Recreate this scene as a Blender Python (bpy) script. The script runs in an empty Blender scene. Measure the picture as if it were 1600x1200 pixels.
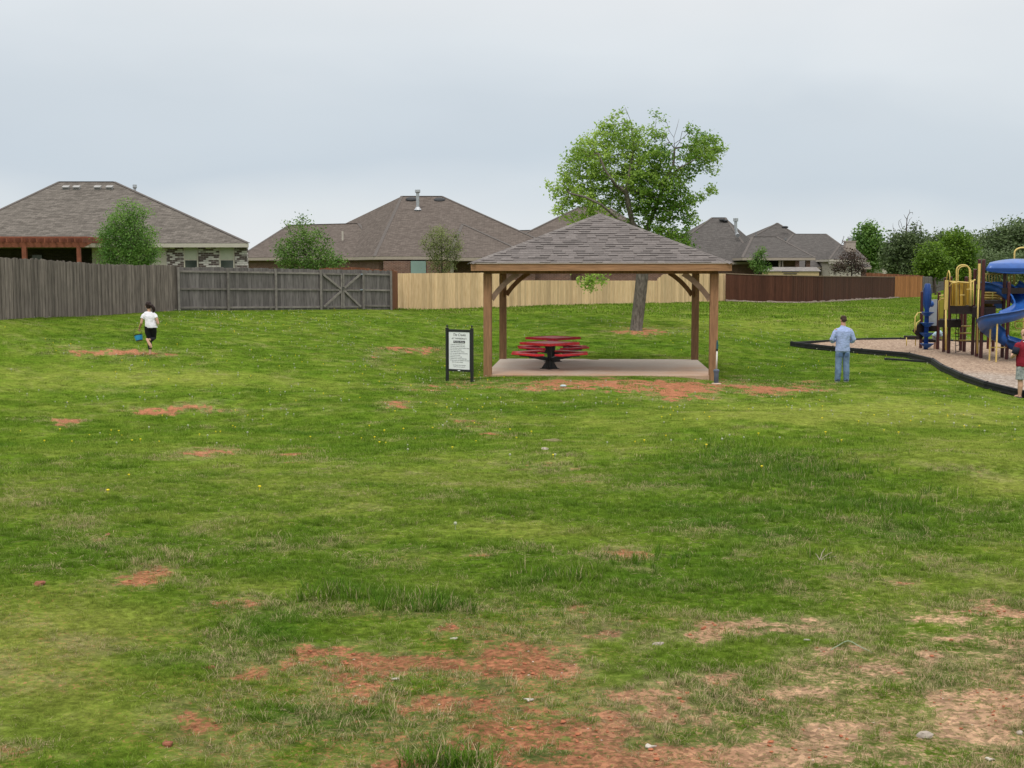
import bpy, bmesh, math, random
import numpy as np
from mathutils import Vector, Matrix, noise as mnoise
R = math.radians
S = bpy.context.scene
C = S.collection
rnd = random.Random(7)

# ---------------------------------------------------------------- camera
CAMZ = 2.85; F = 2000.0; TH = math.atan(179 / 2000.0)
cam_data = bpy.data.cameras.new('camera'); cam = bpy.data.objects.new('camera', cam_data); C.objects.link(cam)
cam_data.sensor_width = 36; cam_data.lens = 36 * F / 1600
cam_data.clip_start = 0.1; cam_data.clip_end = 5000
cam.location = (0, 0, CAMZ); cam.rotation_euler = (math.pi / 2 - TH, 0, 0)
S.camera = cam

# ---------------------------------------------------------------- sky, sun, exposure
S.view_settings.view_transform = 'Standard'; S.view_settings.look = 'None'
S.view_settings.gamma = 1; S.view_settings.exposure = 0; S.view_settings.use_curve_mapping = False
S.cycles.max_bounces = 5; S.cycles.transparent_max_bounces = 6
SUN_EL, SUN_AZ = R(58), R(200)
W = bpy.data.worlds.new('World'); S.world = W; W.use_nodes = True
N = W.node_tree.nodes; L = W.node_tree.links; N.clear()
def wn(t, **k):
    n = N.new(t)
    for a, b in k.items(): setattr(n, a, b)
    return n
out = wn('ShaderNodeOutputWorld'); bg = wn('ShaderNodeBackground')
sky = wn('ShaderNodeTexSky', sky_type='NISHITA', sun_disc=False, sun_elevation=SUN_EL, sun_rotation=SUN_AZ)
skm = wn('ShaderNodeMix', data_type='RGBA', blend_type='MULTIPLY'); skm.inputs[0].default_value = 1
skm.inputs[7].default_value = (.1, .1, .1, 1); L.new(sky.outputs[0], skm.inputs[6])
tc = wn('ShaderNodeTexCoord'); sp = wn('ShaderNodeSeparateXYZ'); L.new(tc.outputs['Generated'], sp.inputs[0])
mp = wn('ShaderNodeMapping'); mp.inputs['Scale'].default_value = (1.5, 1.5, 4.0); L.new(tc.outputs['Generated'], mp.inputs[0])
nz = wn('ShaderNodeTexNoise'); nz.inputs['Scale'].default_value = 1.7; nz.inputs['Detail'].default_value = 4; nz.inputs['Roughness'].default_value = .5
nz.inputs['Distortion'].default_value = .3
L.new(mp.outputs[0], nz.inputs['Vector'])
# elevation + noise wobble -> cloud layer colour
ma = wn('ShaderNodeMath', operation='MULTIPLY_ADD'); L.new(nz.outputs[0], ma.inputs[0]); ma.inputs[1].default_value = .12; L.new(sp.outputs['Z'], ma.inputs[2])
mb_ = wn('ShaderNodeMath', operation='SUBTRACT'); L.new(ma.outputs[0], mb_.inputs[0]); mb_.inputs[1].default_value = .06
# darker blue-grey bank to the left
mx = wn('ShaderNodeMath', operation='MULTIPLY_ADD'); L.new(sp.outputs['X'], mx.inputs[0]); mx.inputs[1].default_value = .055; L.new(mb_.outputs[0], mx.inputs[2])
cr = wn('ShaderNodeValToRGB'); L.new(mx.outputs[0], cr.inputs[0])
SKYC = [(0.0, (.79, .82, .845)), (.03, (.72, .765, .80)), (.072, (.575, .645, .715)), (.12, (.62, .68, .735)), (.165, (.72, .765, .80)), (.21, (.775, .80, .82)),
        (.4, (1.0, 1.0, 1.0)), (.75, (1.62, 1.58, 1.54)), (1.0, (1.82, 1.76, 1.70))]
el = cr.color_ramp.elements
while len(el) < len(SKYC): el.new(.5)
for e, (p, c) in zip(el, SKYC): e.position = p; e.color = (*c, 1)
br = wn('ShaderNodeMix', data_type='RGBA', blend_type='MULTIPLY'); br.inputs[0].default_value = .35
n2 = wn('ShaderNodeTexNoise'); n2.inputs['Scale'].default_value = 3.2; n2.inputs['Detail'].default_value = 5
L.new(mp.outputs[0], n2.inputs['Vector'])
rr = wn('ShaderNodeMapRange'); rr.inputs[1].default_value = .3; rr.inputs[2].default_value = .7; rr.inputs[3].default_value = .95; rr.inputs[4].default_value = 1.06
L.new(n2.outputs[0], rr.inputs[0]); L.new(cr.outputs[0], br.inputs[6]); L.new(rr.outputs[0], br.inputs[7])
mixs = wn('ShaderNodeMix', data_type='RGBA'); mixs.inputs[0].default_value = .93
L.new(skm.outputs[2], mixs.inputs[6]); L.new(br.outputs[2], mixs.inputs[7])
L.new(mixs.outputs[2], bg.inputs[0]); bg.inputs[1].default_value = 1.04; L.new(bg.outputs[0], out.inputs[0])
sun = bpy.data.lights.new('sun', 'SUN'); sun.energy = 1.4; sun.angle = R(14); sun.color = (1, .96, .9)
so = bpy.data.objects.new('sun', sun); C.objects.link(so)
so.rotation_euler = (math.pi / 2 - SUN_EL, 0, -SUN_AZ + math.pi) if False else (0, 0, 0)
sdir = Vector((math.cos(SUN_EL) * math.sin(SUN_AZ), math.cos(SUN_EL) * math.cos(SUN_AZ), math.sin(SUN_EL)))
so.rotation_euler = (-sdir).to_track_quat('-Z', 'Y').to_euler()

# ---------------------------------------------------------------- measuring helpers
def P(px, py, d):
    u = (px - 800) / F; v = -(py - 600) / F
    yy = math.cos(TH) + v * math.sin(TH); zz = -math.sin(TH) + v * math.cos(TH)
    s = d / yy
    return Vector((u * s, d, CAMZ + zz * s))
def proj(x, y, z):
    dz = z - CAMZ
    f = y * math.cos(TH) - dz * math.sin(TH); up = y * math.sin(TH) + dz * math.cos(TH)
    f = np.maximum(f, .05)
    return 800 + F * x / f, 600 - F * up / f
# numpy value noise
def _h(ix, iy, s):
    n = (ix * 374761393 + iy * 668265263 + s * 974634777) & 0x7fffffff
    n = ((n ^ (n >> 13)) * 1274126177) & 0x7fffffff
    return ((n ^ (n >> 16)) & 0xffff) / 65535.0
def vnoise(x, y, s=0):
    x = np.asarray(x, float); y = np.asarray(y, float)
    ix = np.floor(x).astype(np.int64); iy = np.floor(y).astype(np.int64); fx = x - ix; fy = y - iy
    fx = fx * fx * (3 - 2 * fx); fy = fy * fy * (3 - 2 * fy)
    a = _h(ix, iy, s); b = _h(ix + 1, iy, s); c = _h(ix, iy + 1, s); d = _h(ix + 1, iy + 1, s)
    return (a * (1 - fx) + b * fx) * (1 - fy) + (c * (1 - fx) + d * fx) * fy
def fbm(x, y, s=0, o=4):
    t = 0; w = 0; a = 1.
    for i in range(o):
        t = t + a * vnoise(x * 2 ** i + 17.3 * i, y * 2 ** i + 9.1 * i, s + i); w += a; a *= .55
    return t / w

# ground heights: thin plate spline through surveyed spots (angle, ln distance) -> z
ctl = []
for a in (-.5, -.25, 0, .25, .5):
    for d, z in ((1.5, 1.28), (3, 1.27), (5, 1.22), (8, 1.08), (12, .83), (16, .58), (20, .36)):
        ctl.append((a, d, z))
def cp(px, py, d):
    p = P(px, py, d); ctl.append((p.x / p.y, p.y, p.z))
for t in [(800, 625, 27.5), (500, 628, 26.5), (250, 630, 26.5), (1100, 628, 27.5), (1400, 632, 27), (-200, 640, 25), (1750, 640, 27),
          (700, 597, 33), (760, 590, 34.4), (1115, 597, 34), (1310, 597, 34.5), (1597, 622, 31.8), (230, 553, 34.2), (0, 560, 32), (-250, 565, 31),
          (0, 500, 38), (140, 494, 45.5), (275, 486, 52), (440, 484, 56), (610, 484, 60), (-200, 505, 34), (480, 560, 36), (450, 520, 44),
          (622, 484, 65), (785, 481, 67), (1028, 474, 78), (1133, 471, 86), (1235, 474, 85), (1335, 469, 98), (1397, 465.5, 114), (1440, 463, 118),
          (900,589,34.4), (1060,589.5,34.4), (830,589,34.4), (980,597,32.5), (785, 563, 41.5), (1090, 563, 41.5), (640, 545, 42), (995, 516, 52), (880, 520, 50), (1150, 540, 47), (1235, 541, 51.5), (1420, 559, 44.8),
          (1470, 579, 39), (1540, 609, 32.8), (1600, 540, 53), (1500, 541, 52.5), (1700, 545, 52), (1250, 505, 62), (1450, 500, 66), (1600, 505, 66), (700, 520, 50),
          (1600, 462, 118), (1700, 462, 118), (1800, 560, 45)]: cp(*t)
for a in (-.6, -.3, 0, .3, .6):
    for d, z in ((160, .9), (300, .8)): ctl.append((a, d, z))
for d, z in ((62, 1.1), (80, 1.0)):
    for a in (-.6, -.35, -.15): ctl.append((a, d, z))
CA = np.array([(a * 3, math.log(d)) for a, d, z in ctl]); CZ = np.array([z for a, d, z in ctl])
def _phi(r2): return .5 * r2 * np.log(r2 + 1e-9)
n_ = len(CA); D2 = ((CA[:, None] - CA[None]) ** 2).sum(-1)
A_ = np.zeros((n_ + 3, n_ + 3)); A_[:n_, :n_] = _phi(D2) + np.eye(n_) * 5e-5
A_[:n_, n_] = 1; A_[:n_, n_ + 1:] = CA; A_[n_, :n_] = 1; A_[n_ + 1:, :n_] = CA.T
WT = np.linalg.solve(A_, np.concatenate([CZ, np.zeros(3)]))
def Hn(x, y):
    x = np.asarray(x, float).ravel(); y = np.asarray(y, float).ravel()
    r = np.hypot(x, y); yy = np.where(y > .3 * r, y, .3 * r + 1e-6)
    a = np.clip(x / np.maximum(yy, .2), -.6, .6) * 3; b = np.log(np.clip(r * np.cos(np.arctan(a / 3)), 2.0, 300))
    o = np.empty(len(x))
    for i in range(0, len(x), 40000):
        s = slice(i, i + 40000)
        d2 = (a[s, None] - CA[None, :, 0]) ** 2 + (b[s, None] - CA[None, :, 1]) ** 2
        o[s] = _phi(d2) @ WT[:n_] + WT[n_] + WT[n_ + 1] * a[s] + WT[n_ + 2] * b[s]
    wv = np.clip((r - 9) / 5, 0, 1) * np.clip((33 - r) / 6, 0, 1)
    return o + (fbm(x * .22 + 3, y * .22, 301, 2) - .5) * .42 * wv
def H(x, y): return float(Hn([x], [y])[0])
def G(px, d):           # ground point under image column px at depth d
    x = (px - 800) / F * d
    z = H(x, d)
    u = (px - 800) / F   # correct for camera tilt
    f = d * math.cos(TH) - (z - CAMZ) * math.sin(TH)
    x = u * f
    return Vector((x, d, H(x, d)))

# ---------------------------------------------------------------- object helpers
def tag(o, label=None, cat=None, group=None, kind=None):
    if label: o['label'] = label
    if cat: o['category'] = cat
    if group: o['group'] = group
    if kind: o['kind'] = kind
    return o
def empty(name, loc, rz=0, label=None, cat=None, group=None):
    o = bpy.data.objects.new(name, None); C.objects.link(o); o.location = loc; o.rotation_euler = (0, 0, rz)
    o.empty_display_size = .2
    return tag(o, label, cat, group)
def copy_tree(o, parent=None):
    c = o.copy(); C.objects.link(c); c.parent = parent
    for ch in list(o.children): copy_tree(ch, c)
    return c
class MB:
    def __init__(s): s.v = []; s.f = []; s.t = []
    def add(s, vs, fs, tone=.5):
        b = len(s.v); s.v += [tuple(p) for p in vs]; s.f += [tuple(b + i for i in f) for f in fs]; s.t += [tone] * len(fs); return s
    def box(s, c, sz, tone=.5, m=None):
        hx, hy, hz = sz[0] / 2, sz[1] / 2, sz[2] / 2
        vs = [Vector((x, y, z)) for x in (-hx, hx) for y in (-hy, hy) for z in (-hz, hz)]
        if m is not None: vs = [m @ p for p in vs]
        c = Vector(c)
        return s.add([p + c for p in vs], [(0, 1, 3, 2), (4, 6, 7, 5), (0, 4, 5, 1), (2, 3, 7, 6), (0, 2, 6, 4), (1, 5, 7, 3)], tone)
    def beam(s, a, b, w, h, up=(0, 0, 1), tone=.5):
        a = Vector(a); b = Vector(b); d = (b - a).normalized(); up = Vector(up)
        x = d.cross(up)
        if x.length < 1e-4: x = d.cross(Vector((0, 1, 0)))
        x.normalize(); u = x.cross(d)
        vs = []
        for p in (a, b):
            for i, j in ((-1, -1), (1, -1), (1, 1), (-1, 1)): vs.append(p + x * i * w / 2 + u * j * h / 2)
        return s.add(vs, [(3, 2, 1, 0), (4, 5, 6, 7), (0, 1, 5, 4), (1, 2, 6, 5), (2, 3, 7, 6), (3, 0, 4, 7)], tone)
    def tube(s, pts, rad, n=8, tone=.5, cap=True, flat=1.0):
        pts = [Vector(p) for p in pts]
        if not hasattr(rad, '__len__'): rad = [rad] * len(pts)
        vs = []; fs = []
        prev = None
        for i, p in enumerate(pts):
            d = (pts[min(i + 1, len(pts) - 1)] - pts[max(i - 1, 0)])
            if d.length < 1e-9: d = Vector((0, 0, 1))
            d.normalize()
            if prev is None: x = d.orthogonal().normalized()
            else:
                x = prev - d * prev.dot(d)
                x = x.normalized() if x.length > 1e-6 else d.orthogonal().normalized()
            prev = x; y = d.cross(x)
            for k in range(n):
                a = 2 * math.pi * k / n
                vs.append(p + (x * math.cos(a) + y * math.sin(a) * flat) * rad[i])
        for i in range(len(pts) - 1):
            for k in range(n):
                fs.append((i * n + k, i * n + (k + 1) % n, (i + 1) * n + (k + 1) % n, (i + 1) * n + k))
        if cap: fs += [tuple(range(n - 1, -1, -1)), tuple((len(pts) - 1) * n + k for k in range(n))]
        return s.add(vs, fs, tone)
    def rings(s, rs, n=16, tone=.5, cap=True):
        # rs: (centre, rx, ry) horizontal ellipses, or (centre, rx, ry, tiltmatrix)
        vs = []; fs = []
        for r in rs:
            m = r[3] if len(r) > 3 else None
            for k in range(n):
                a = 2 * math.pi * k / n; p = Vector((math.cos(a) * r[1], math.sin(a) * r[2], 0))
                if m is not None: p = m @ p
                vs.append(Vector(r[0]) + p)
        for i in range(len(rs) - 1):
            for k in range(n): fs.append((i * n + k, i * n + (k + 1) % n, (i + 1) * n + (k + 1) % n, (i + 1) * n + k))
        if cap: fs += [tuple(range(n - 1, -1, -1)), tuple((len(rs) - 1) * n + k for k in range(n))]
        return s.add(vs, fs, tone)
    def ball(s, c, r, n=10, tone=.5):
        c = Vector(c); rx, ry, rz = (r, r, r) if not hasattr(r, '__len__') else r
        rs = []
        for i in range(1, n):
            a = math.pi * i / n
            rs.append((c + Vector((0, 0, -rz * math.cos(a))), rx * math.sin(a), ry * math.sin(a)))
        return s.rings(rs, n * 2, tone)
    def build(s, name, mat, parent=None, world=False, smooth=False, bevel=0, uv=False):
        me = bpy.data.meshes.new(name)
        vs = s.v
        if world and parent is not None:
            o_ = parent.location; vs = [(a - o_.x, b - o_.y, c - o_.z) for a, b, c in vs]
        me.from_pydata(vs, [], s.f)
        me.materials.append(mat)
        at = me.attributes.new('tone', 'FLOAT', 'FACE'); at.data.foreach_set('value', s.t)
        if uv:
            ul = me.uv_layers.new(name='uv'); me.update()
            Z = Vector((0, 0, 1))
            for p in me.polygons:
                nrm = p.normal; u = Z.cross(nrm)
                u = u.normalized() if u.length > .05 else Vector((1, 0, 0))
                v = nrm.cross(u)
                for li in p.loop_indices:
                    co = me.vertices[me.loops[li].vertex_index].co
                    ul.data[li].uv = (co.dot(u), co.dot(v))
        if smooth: me.polygons.foreach_set('use_smooth', [True] * len(me.polygons))
        me.update()
        o = bpy.data.objects.new(name, me); C.objects.link(o)
        if parent is not None: o.parent = parent
        if bevel:
            b = o.modifiers.new('bevel', 'BEVEL'); b.width = bevel; b.segments = 2; b.limit_method = 'ANGLE'; b.angle_limit = R(40)
        return o

# ---------------------------------------------------------------- materials
def newmat(name):
    m = bpy.data.materials.new(name); m.use_nodes = True
    n = m.node_tree.nodes; l = m.node_tree.links
    return m, n, l, n['Principled BSDF']
def nd(n, t, inp=None, **k):
    x = n.new(t)
    for a, b in k.items(): setattr(x, a, b)
    for a, b in (inp or {}).items(): x.inputs[a].default_value = b
    return x
def col(c): return (c[0], c[1], c[2], 1)
def mul(c, f): return (c[0] * f, c[1] * f, c[2] * f, 1)
def simple(name, c, rough=.7, var=.2, scale=6, stretch=(1, 1, 1), tone=0, bump=0, bscale=40, metal=0, c2=None, spec=.2, coords='Object'):
    m, n, l, b = newmat(name)
    tc = nd(n, 'ShaderNodeTexCoord'); mp = nd(n, 'ShaderNodeMapping', {'Scale': stretch}); l.new(tc.outputs[coords], mp.inputs[0])
    no = nd(n, 'ShaderNodeTexNoise', {'Scale': scale, 'Detail': 6, 'Roughness': .6}); l.new(mp.outputs[0], no.inputs['Vector'])
    cr = nd(n, 'ShaderNodeValToRGB'); cr.color_ramp.elements[0].position = .3; cr.color_ramp.elements[1].position = .7
    cr.color_ramp.elements[0].color = mul(c, 1 - var); cr.color_ramp.elements[1].color = mul(c, 1 + var) if c2 is None else col(c2)
    l.new(no.outputs[0], cr.inputs[0]); src = cr.outputs[0]
    if tone:
        at = nd(n, 'ShaderNodeAttribute', attribute_name='tone')
        mr = nd(n, 'ShaderNodeMapRange', {3: 1 - tone, 4: 1 + tone}); l.new(at.outputs['Fac'], mr.inputs[0])
        mm = nd(n, 'ShaderNodeMix', {0: 1.}, data_type='RGBA', blend_type='MULTIPLY'); l.new(src, mm.inputs[6]); l.new(mr.outputs[0], mm.inputs[7]); src = mm.outputs[2]
    l.new(src, b.inputs['Base Color'])
    b.inputs['Roughness'].default_value = rough; b.inputs['Metallic'].default_value = metal; b.inputs['Specular IOR Level'].default_value = spec
    if bump:
        n2 = nd(n, 'ShaderNodeTexNoise', {'Scale': bscale, 'Detail': 4}); l.new(mp.outputs[0], n2.inputs['Vector'])
        bp = nd(n, 'ShaderNodeBump', {'Strength': bump, 'Distance': .02}); l.new(n2.outputs[0], bp.inputs['Height']); l.new(bp.outputs[0], b.inputs['Normal'])
    return m
def brickmat(name, c1, c2, mortar, bw, bh, ms=.01, bias=0, rough=.9, var=.25, offset=.5, hard=None, vs=3.0):
    m, n, l, b = newmat(name)
    uv = nd(n, 'ShaderNodeUVMap', uv_map='uv')
    bt = nd(n, 'ShaderNodeTexBrick', {'Color1': col(c1), 'Color2': col(c2), 'Mortar': col(mortar), 'Scale': 1.0, 'Mortar Size': ms, 'Bias': bias, 'Brick Width': bw, 'Row Height': bh, 'Mortar Smooth': .2})
    bt.offset = offset
    l.new(uv.outputs[0], bt.inputs['Vector'])
    bsrc = bt.outputs['Color']
    if hard is not None:   # two distinct brick colours instead of a blend
        bt.inputs['Color1'].default_value = (1, 1, 1, 1); bt.inputs['Color2'].default_value = (0, 0, 0, 1); bt.inputs['Mortar'].default_value = (.5, .5, .5, 1)
        rp = nd(n, 'ShaderNodeValToRGB'); rp.color_ramp.interpolation = 'CONSTANT'; e_ = rp.color_ramp.elements
        e_[0].position = 0; e_[0].color = col(c2); e_[1].position = hard; e_[1].color = col(mortar); x_ = e_.new(.52); x_.color = col(c1)
        l.new(bt.outputs['Color'], rp.inputs[0]); bsrc = rp.outputs[0]
    no = nd(n, 'ShaderNodeTexNoise', {'Scale': vs, 'Detail': 7, 'Roughness': .65}); l.new(uv.outputs[0], no.inputs['Vector'])
    mr = nd(n, 'ShaderNodeMapRange', {1: .25, 2: .75, 3: 1 - var, 4: 1 + var}); l.new(no.outputs[0], mr.inputs[0])
    mm = nd(n, 'ShaderNodeMix', {0: 1.}, data_type='RGBA', blend_type='MULTIPLY'); l.new(bsrc, mm.inputs[6]); l.new(mr.outputs[0], mm.inputs[7])
    l.new(mm.outputs[2], b.inputs['Base Color']); b.inputs['Roughness'].default_value = rough; b.inputs['Specular IOR Level'].default_value = .08
    bp = nd(n, 'ShaderNodeBump', {'Strength': .4, 'Distance': .01}); l.new(bt.outputs['Fac'], bp.inputs['Height']); bp.invert = True; l.new(bp.outputs[0], b.inputs['Normal'])
    return m
def leafmat(name, dark, light, trans=.35):
    m, n, l, b = newmat(name)
    at = nd(n, 'ShaderNodeAttribute', attribute_name='tone')
    tc = nd(n, 'ShaderNodeTexCoord'); no = nd(n, 'ShaderNodeTexNoise', {'Scale': .9, 'Detail': 2}); l.new(tc.outputs['Object'], no.inputs['Vector'])
    ad = nd(n, 'ShaderNodeMath', operation='MULTIPLY_ADD'); l.new(no.outputs[0], ad.inputs[0]); ad.inputs[1].default_value = .6; l.new(at.outputs['Fac'], ad.inputs[2])
    sb = nd(n, 'ShaderNodeMath', {1: .3}, operation='SUBTRACT'); l.new(ad.outputs[0], sb.inputs[0])
    mx = nd(n, 'ShaderNodeMix', {6: col(dark), 7: col(light)}, data_type='RGBA'); mx.clamp_factor = True; l.new(sb.outputs[0], mx.inputs[0])
    l.new(mx.outputs[2], b.inputs['Base Color']); b.inputs['Roughness'].default_value = .55; b.inputs['Specular IOR Level'].default_value = .3
    tr = nd(n, 'ShaderNodeBsdfTranslucent'); l.new(mx.outputs[2], tr.inputs[0])
    ms = nd(n, 'ShaderNodeMixShader', {0: trans}); o = n['Material Output']
    l.new(b.outputs[0], ms.inputs[1]); l.new(tr.outputs[0], ms.inputs[2]); l.new(ms.outputs[0], o.inputs[0])
    return m

# ================================================================ GROUND
# (px, py, rx, ry, strength): where bare soil shows, measured on the lawn
DIRT = [(245,643,45,5,1.4),(300,638,65,4,1.3),(105,660,28,5,1.2),(190,551,70,4,1.4),(90,545,50,4,.6),(645,546,55,5,1.1),(575,562,28,5,.6),(700,604,60,5,.9),(617,633,22,4,1.3),
 (740,666,45,14,.8),(760,684,30,4,.9),(850,728,45,8,.5),(890,739,40,5,.6),(950,600,165,7,1.6),(1060,606,95,12,1.6),(1190,606,90,8,1.5),(1250,604,45,5,1.3),(1020,614,60,6,.8),(730,597,35,6,.8),
 (1000,518,40,4.5,1.7),(330,706,45,7,1.1),(470,711,30,6,1.1),(228,908,50,13,1.3),(150,916,60,8,.5),(370,936,40,10,.8),(310,950,70,10,.6),(62,917,14,5,.8),(175,838,9,3,.9),
 (845,867,24,6,1),(755,876,40,8,.8),(970,874,58,12,1.3),(580,910,20,5,.7),(1335,882,45,14,.8),(1410,925,45,15,.5),(540,1035,110,20,.9),(620,1062,120,18,.7),(350,1068,40,26,.9),
 (700,980,50,10,.5),(730,1040,80,20,.7),(860,1030,60,25,.95),(700,1090,130,16,.8),(560,1105,60,12,.6),(280,1105,60,26,.5),(1160,979,80,11,1.1),(960,990,60,10,.7),(1020,1091,45,15,1.1),
 (1225,1083,75,17,1.1),(1125,1060,38,12,1),(1400,1028,42,11,1.2),(1270,1010,60,12,.8),(1460,985,60,28,.6),(1560,1000,60,35,.5),(1100,1130,120,25,.7),(900,1140,80,35,.75),(870,1190,60,22,.9),
 (610,1192,55,14,1),(1300,1152,110,22,.7),(1500,1122,60,18,.7),(1000,1180,80,25,.6),(1550,960,60,20,.7),(1430,1190,90,20,.6),(1240,855,15,4,.5),(20,1160,60,20,.4),(140,1190,60,14,.4),
 (40,770,40,8,.4),(1420,770,70,8,.3),(1250,1178,70,14,.7),(1130,870,25,6,.5),(1590,1080,50,20,.8),(900,960,40,9,.7)]
LIGHT = [(60,1010,150,60,.9),(1280,650,330,16,1),(1560,760,60,18,.8),(250,590,270,13,.6),(180,1130,120,60,.4),(560,760,230,40,.35),(1180,508,180,12,.4),(1520,700,120,25,.6),(950,700,200,18,.3),(1450,905,150,60,.35),(780,830,200,20,.35),(450,740,120,30,.3)]
DARK = [(250,1025,120,22,1),(400,985,75,22,1),(510,932,42,18,1),(620,946,90,16,.8),(820,905,100,14,.7),(1000,900,190,18,.6),(1250,820,280,38,.7),(1180,735,140,38,.8),(960,640,130,14,.6),
 (720,585,50,14,.8),(1000,540,400,12,.5),(880,505,200,8,.5),(100,530,200,8,.5),(480,1105,140,18,.7),(1240,580,120,20,.5),(760,1075,60,12,.6),(830,1170,40,14,.8),(130,870,200,30,.5),(1440,1060,60,14,.6),(700,1195,90,14,.9),(330,990,60,14,.6),(1130,1100,50,16,.5),(560,690,200,24,.3),(1350,880,160,30,.5)]
def masks(x, y, z):
    px, py = proj(x, y, z)
    far = np.clip((1000 - py) / 500, 0.15, 1)
    wx = (fbm(x * 1.1, y * 1.1, 3) - .5); wy = (fbm(x * 1.1, y * 1.1, 11) - .5)
    qx = px + wx * 130 * np.clip((py - 430) / 500, .1, 1.2); qy = py + wy * 60 * np.clip((py - 430) / 500, .05, 1.2)
    def blobs(Bl):
        t = np.zeros_like(px)
        for bx, by, rx, ry, s in Bl:
            q = ((qx - bx) / rx) ** 2 + ((qy - by) / ry) ** 2
            t = np.maximum(t, s * np.exp(-q * .75))
        return t
    infr = (y > 2)
    d = blobs(DIRT); fine = fbm(x * 5.5, y * 5.5, 21, 5); mid = fbm(x * 1.6, y * 1.6, 31, 4)
    lower = np.clip((py - 930) / 120, 0, 1) * np.clip((px - 250) / 500, .25, 1)
    gen = np.clip((py - 620) / 300, 0, 1)
    vf = fbm(x * 17, y * 17, 23, 4)
    mot = fbm(x * 2.9, y * 2.9, 27, 3)
    d = d * .78 + (fine - .5) * 1.7 * (.45 + d) + (vf - .5) * 1.5 * (.35 + .6 * d) + (mid - .5) * .75 + (mot - .5) * (.5 + .9 * lower) + lower * .28 + gen * .05 - .03
    dirt = np.clip((d - .40) * 1.7, 0, np.where(py < 720, 1., .66)); dirt = np.maximum(dirt, np.clip(.22 * gen + .16 * lower, 0, .38) * np.clip((mid - .3) * 3.2, 0, 1))
    dkb = blobs(DARK); dirt = dirt * (1 - .85 * np.clip(dkb * 1.3 - .25, 0, 1) * np.clip((py - 640) / 60, 0, 1))
    lt = np.clip(blobs(LIGHT) + (fbm(x * .5, y * .5, 41) - .5) * .8, 0, 1); dk = np.clip(dkb * 1.15 + (fbm(x * .8, y * .8, 51) - .5) * 1.0, 0, 1)
    lush = np.clip(.45 + .34 * dk - .65 * lt + (fbm(x * 2.2, y * 2.2, 61) - .5) * .5, 0, 1)
    # paler sandy soil towards the lower right, brick red elsewhere
    sand = np.clip((px - 780) / 500, 0, 1) * np.clip((py - 850) / 120, 0, 1) + (fbm(x * 1.5, y * 1.5, 71) - .5) * .8
    dry = np.clip(np.clip(d * 2.4, 0, 1) * .75 + lower * .15 + (fbm(x * 1.9, y * 1.9, 81) - .60) * 1.2, 0, 1)
    return dirt, lush, np.clip(sand, 0, 1), dry

rows = [0.0]; 
dd = [1.2]
while dd[-1] < 1800:
    s = dd[-1]
    k = .03 if s < 3 else (.0062 if s < 14 else (.008 if s < 60 else (.02 if s < 140 else .12)))
    dd.append(s * (1 + k))
dd = np.array(dd)
ang = list(np.linspace(-27, 27, 620)); extra = list(np.linspace(29, 331, 90))
ang = np.radians(np.array(ang + extra))
AA, DD = np.meshgrid(ang, dd); gx = (DD * np.sin(AA)).ravel(); gy = (DD * np.cos(AA)).ravel()
gz0 = Hn(gx, gy)
m_dirt, m_lush, m_sand, m_dry = masks(gx, gy, gz0)
near = np.clip(1 - (np.hypot(gx, gy) - 25) / 30, 0, 1)
bump = (fbm(gx * 1.7, gy * 1.7, 5, 3) - .5) * .05 + (fbm(gx * 9, gy * 9, 6, 3) - .5) * .022 * (.4 + m_dirt) - .012 * m_dirt
inpad = (np.abs(gx - 2.57) < 2.8) & (np.abs(gy - 37.7) < 2.8)
gz = gz0 + bump * (.25 + .75 * near) - np.where(inpad, .10, 0)
nr, nc = len(dd), len(ang)
verts = np.stack([gx, gy, gz], 1)
idx = np.arange(nr * nc).reshape(nr, nc); nxt = np.roll(idx, -1, axis=1)
q = np.stack([idx[:-1].ravel(), nxt[:-1].ravel(), nxt[1:].ravel(), idx[1:].ravel()], 1)[:, ::-1]
me = bpy.data.meshes.new('ground')
cv = np.vstack([verts, [[0, 0, H(0, .5)]]])
tris = np.stack([idx[0], np.full(nc, nr * nc), nxt[0]], 1)[:, ::-1]
me.vertices.add(len(cv)); me.vertices.foreach_set('co', cv.ravel())
nl = len(q) * 4 + len(tris) * 3
me.loops.add(nl); me.loops.foreach_set('vertex_index', np.concatenate([q.ravel(), tris.ravel()]))
me.polygons.add(len(q) + len(tris))
me.polygons.foreach_set('loop_start', np.concatenate([np.arange(len(q)) * 4, len(q) * 4 + np.arange(len(tris)) * 3]))
me.update(calc_edges=True)
for nm, arr in (('dirt', m_dirt), ('lush', m_lush), ('sand', m_sand), ('dry', m_dry)):
    a = me.attributes.new(nm, 'FLOAT', 'POINT'); a.data.foreach_set('value', np.append(arr, 0.).astype(np.float32))
me.polygons.foreach_set('use_smooth', np.ones(len(me.polygons), bool))

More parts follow.
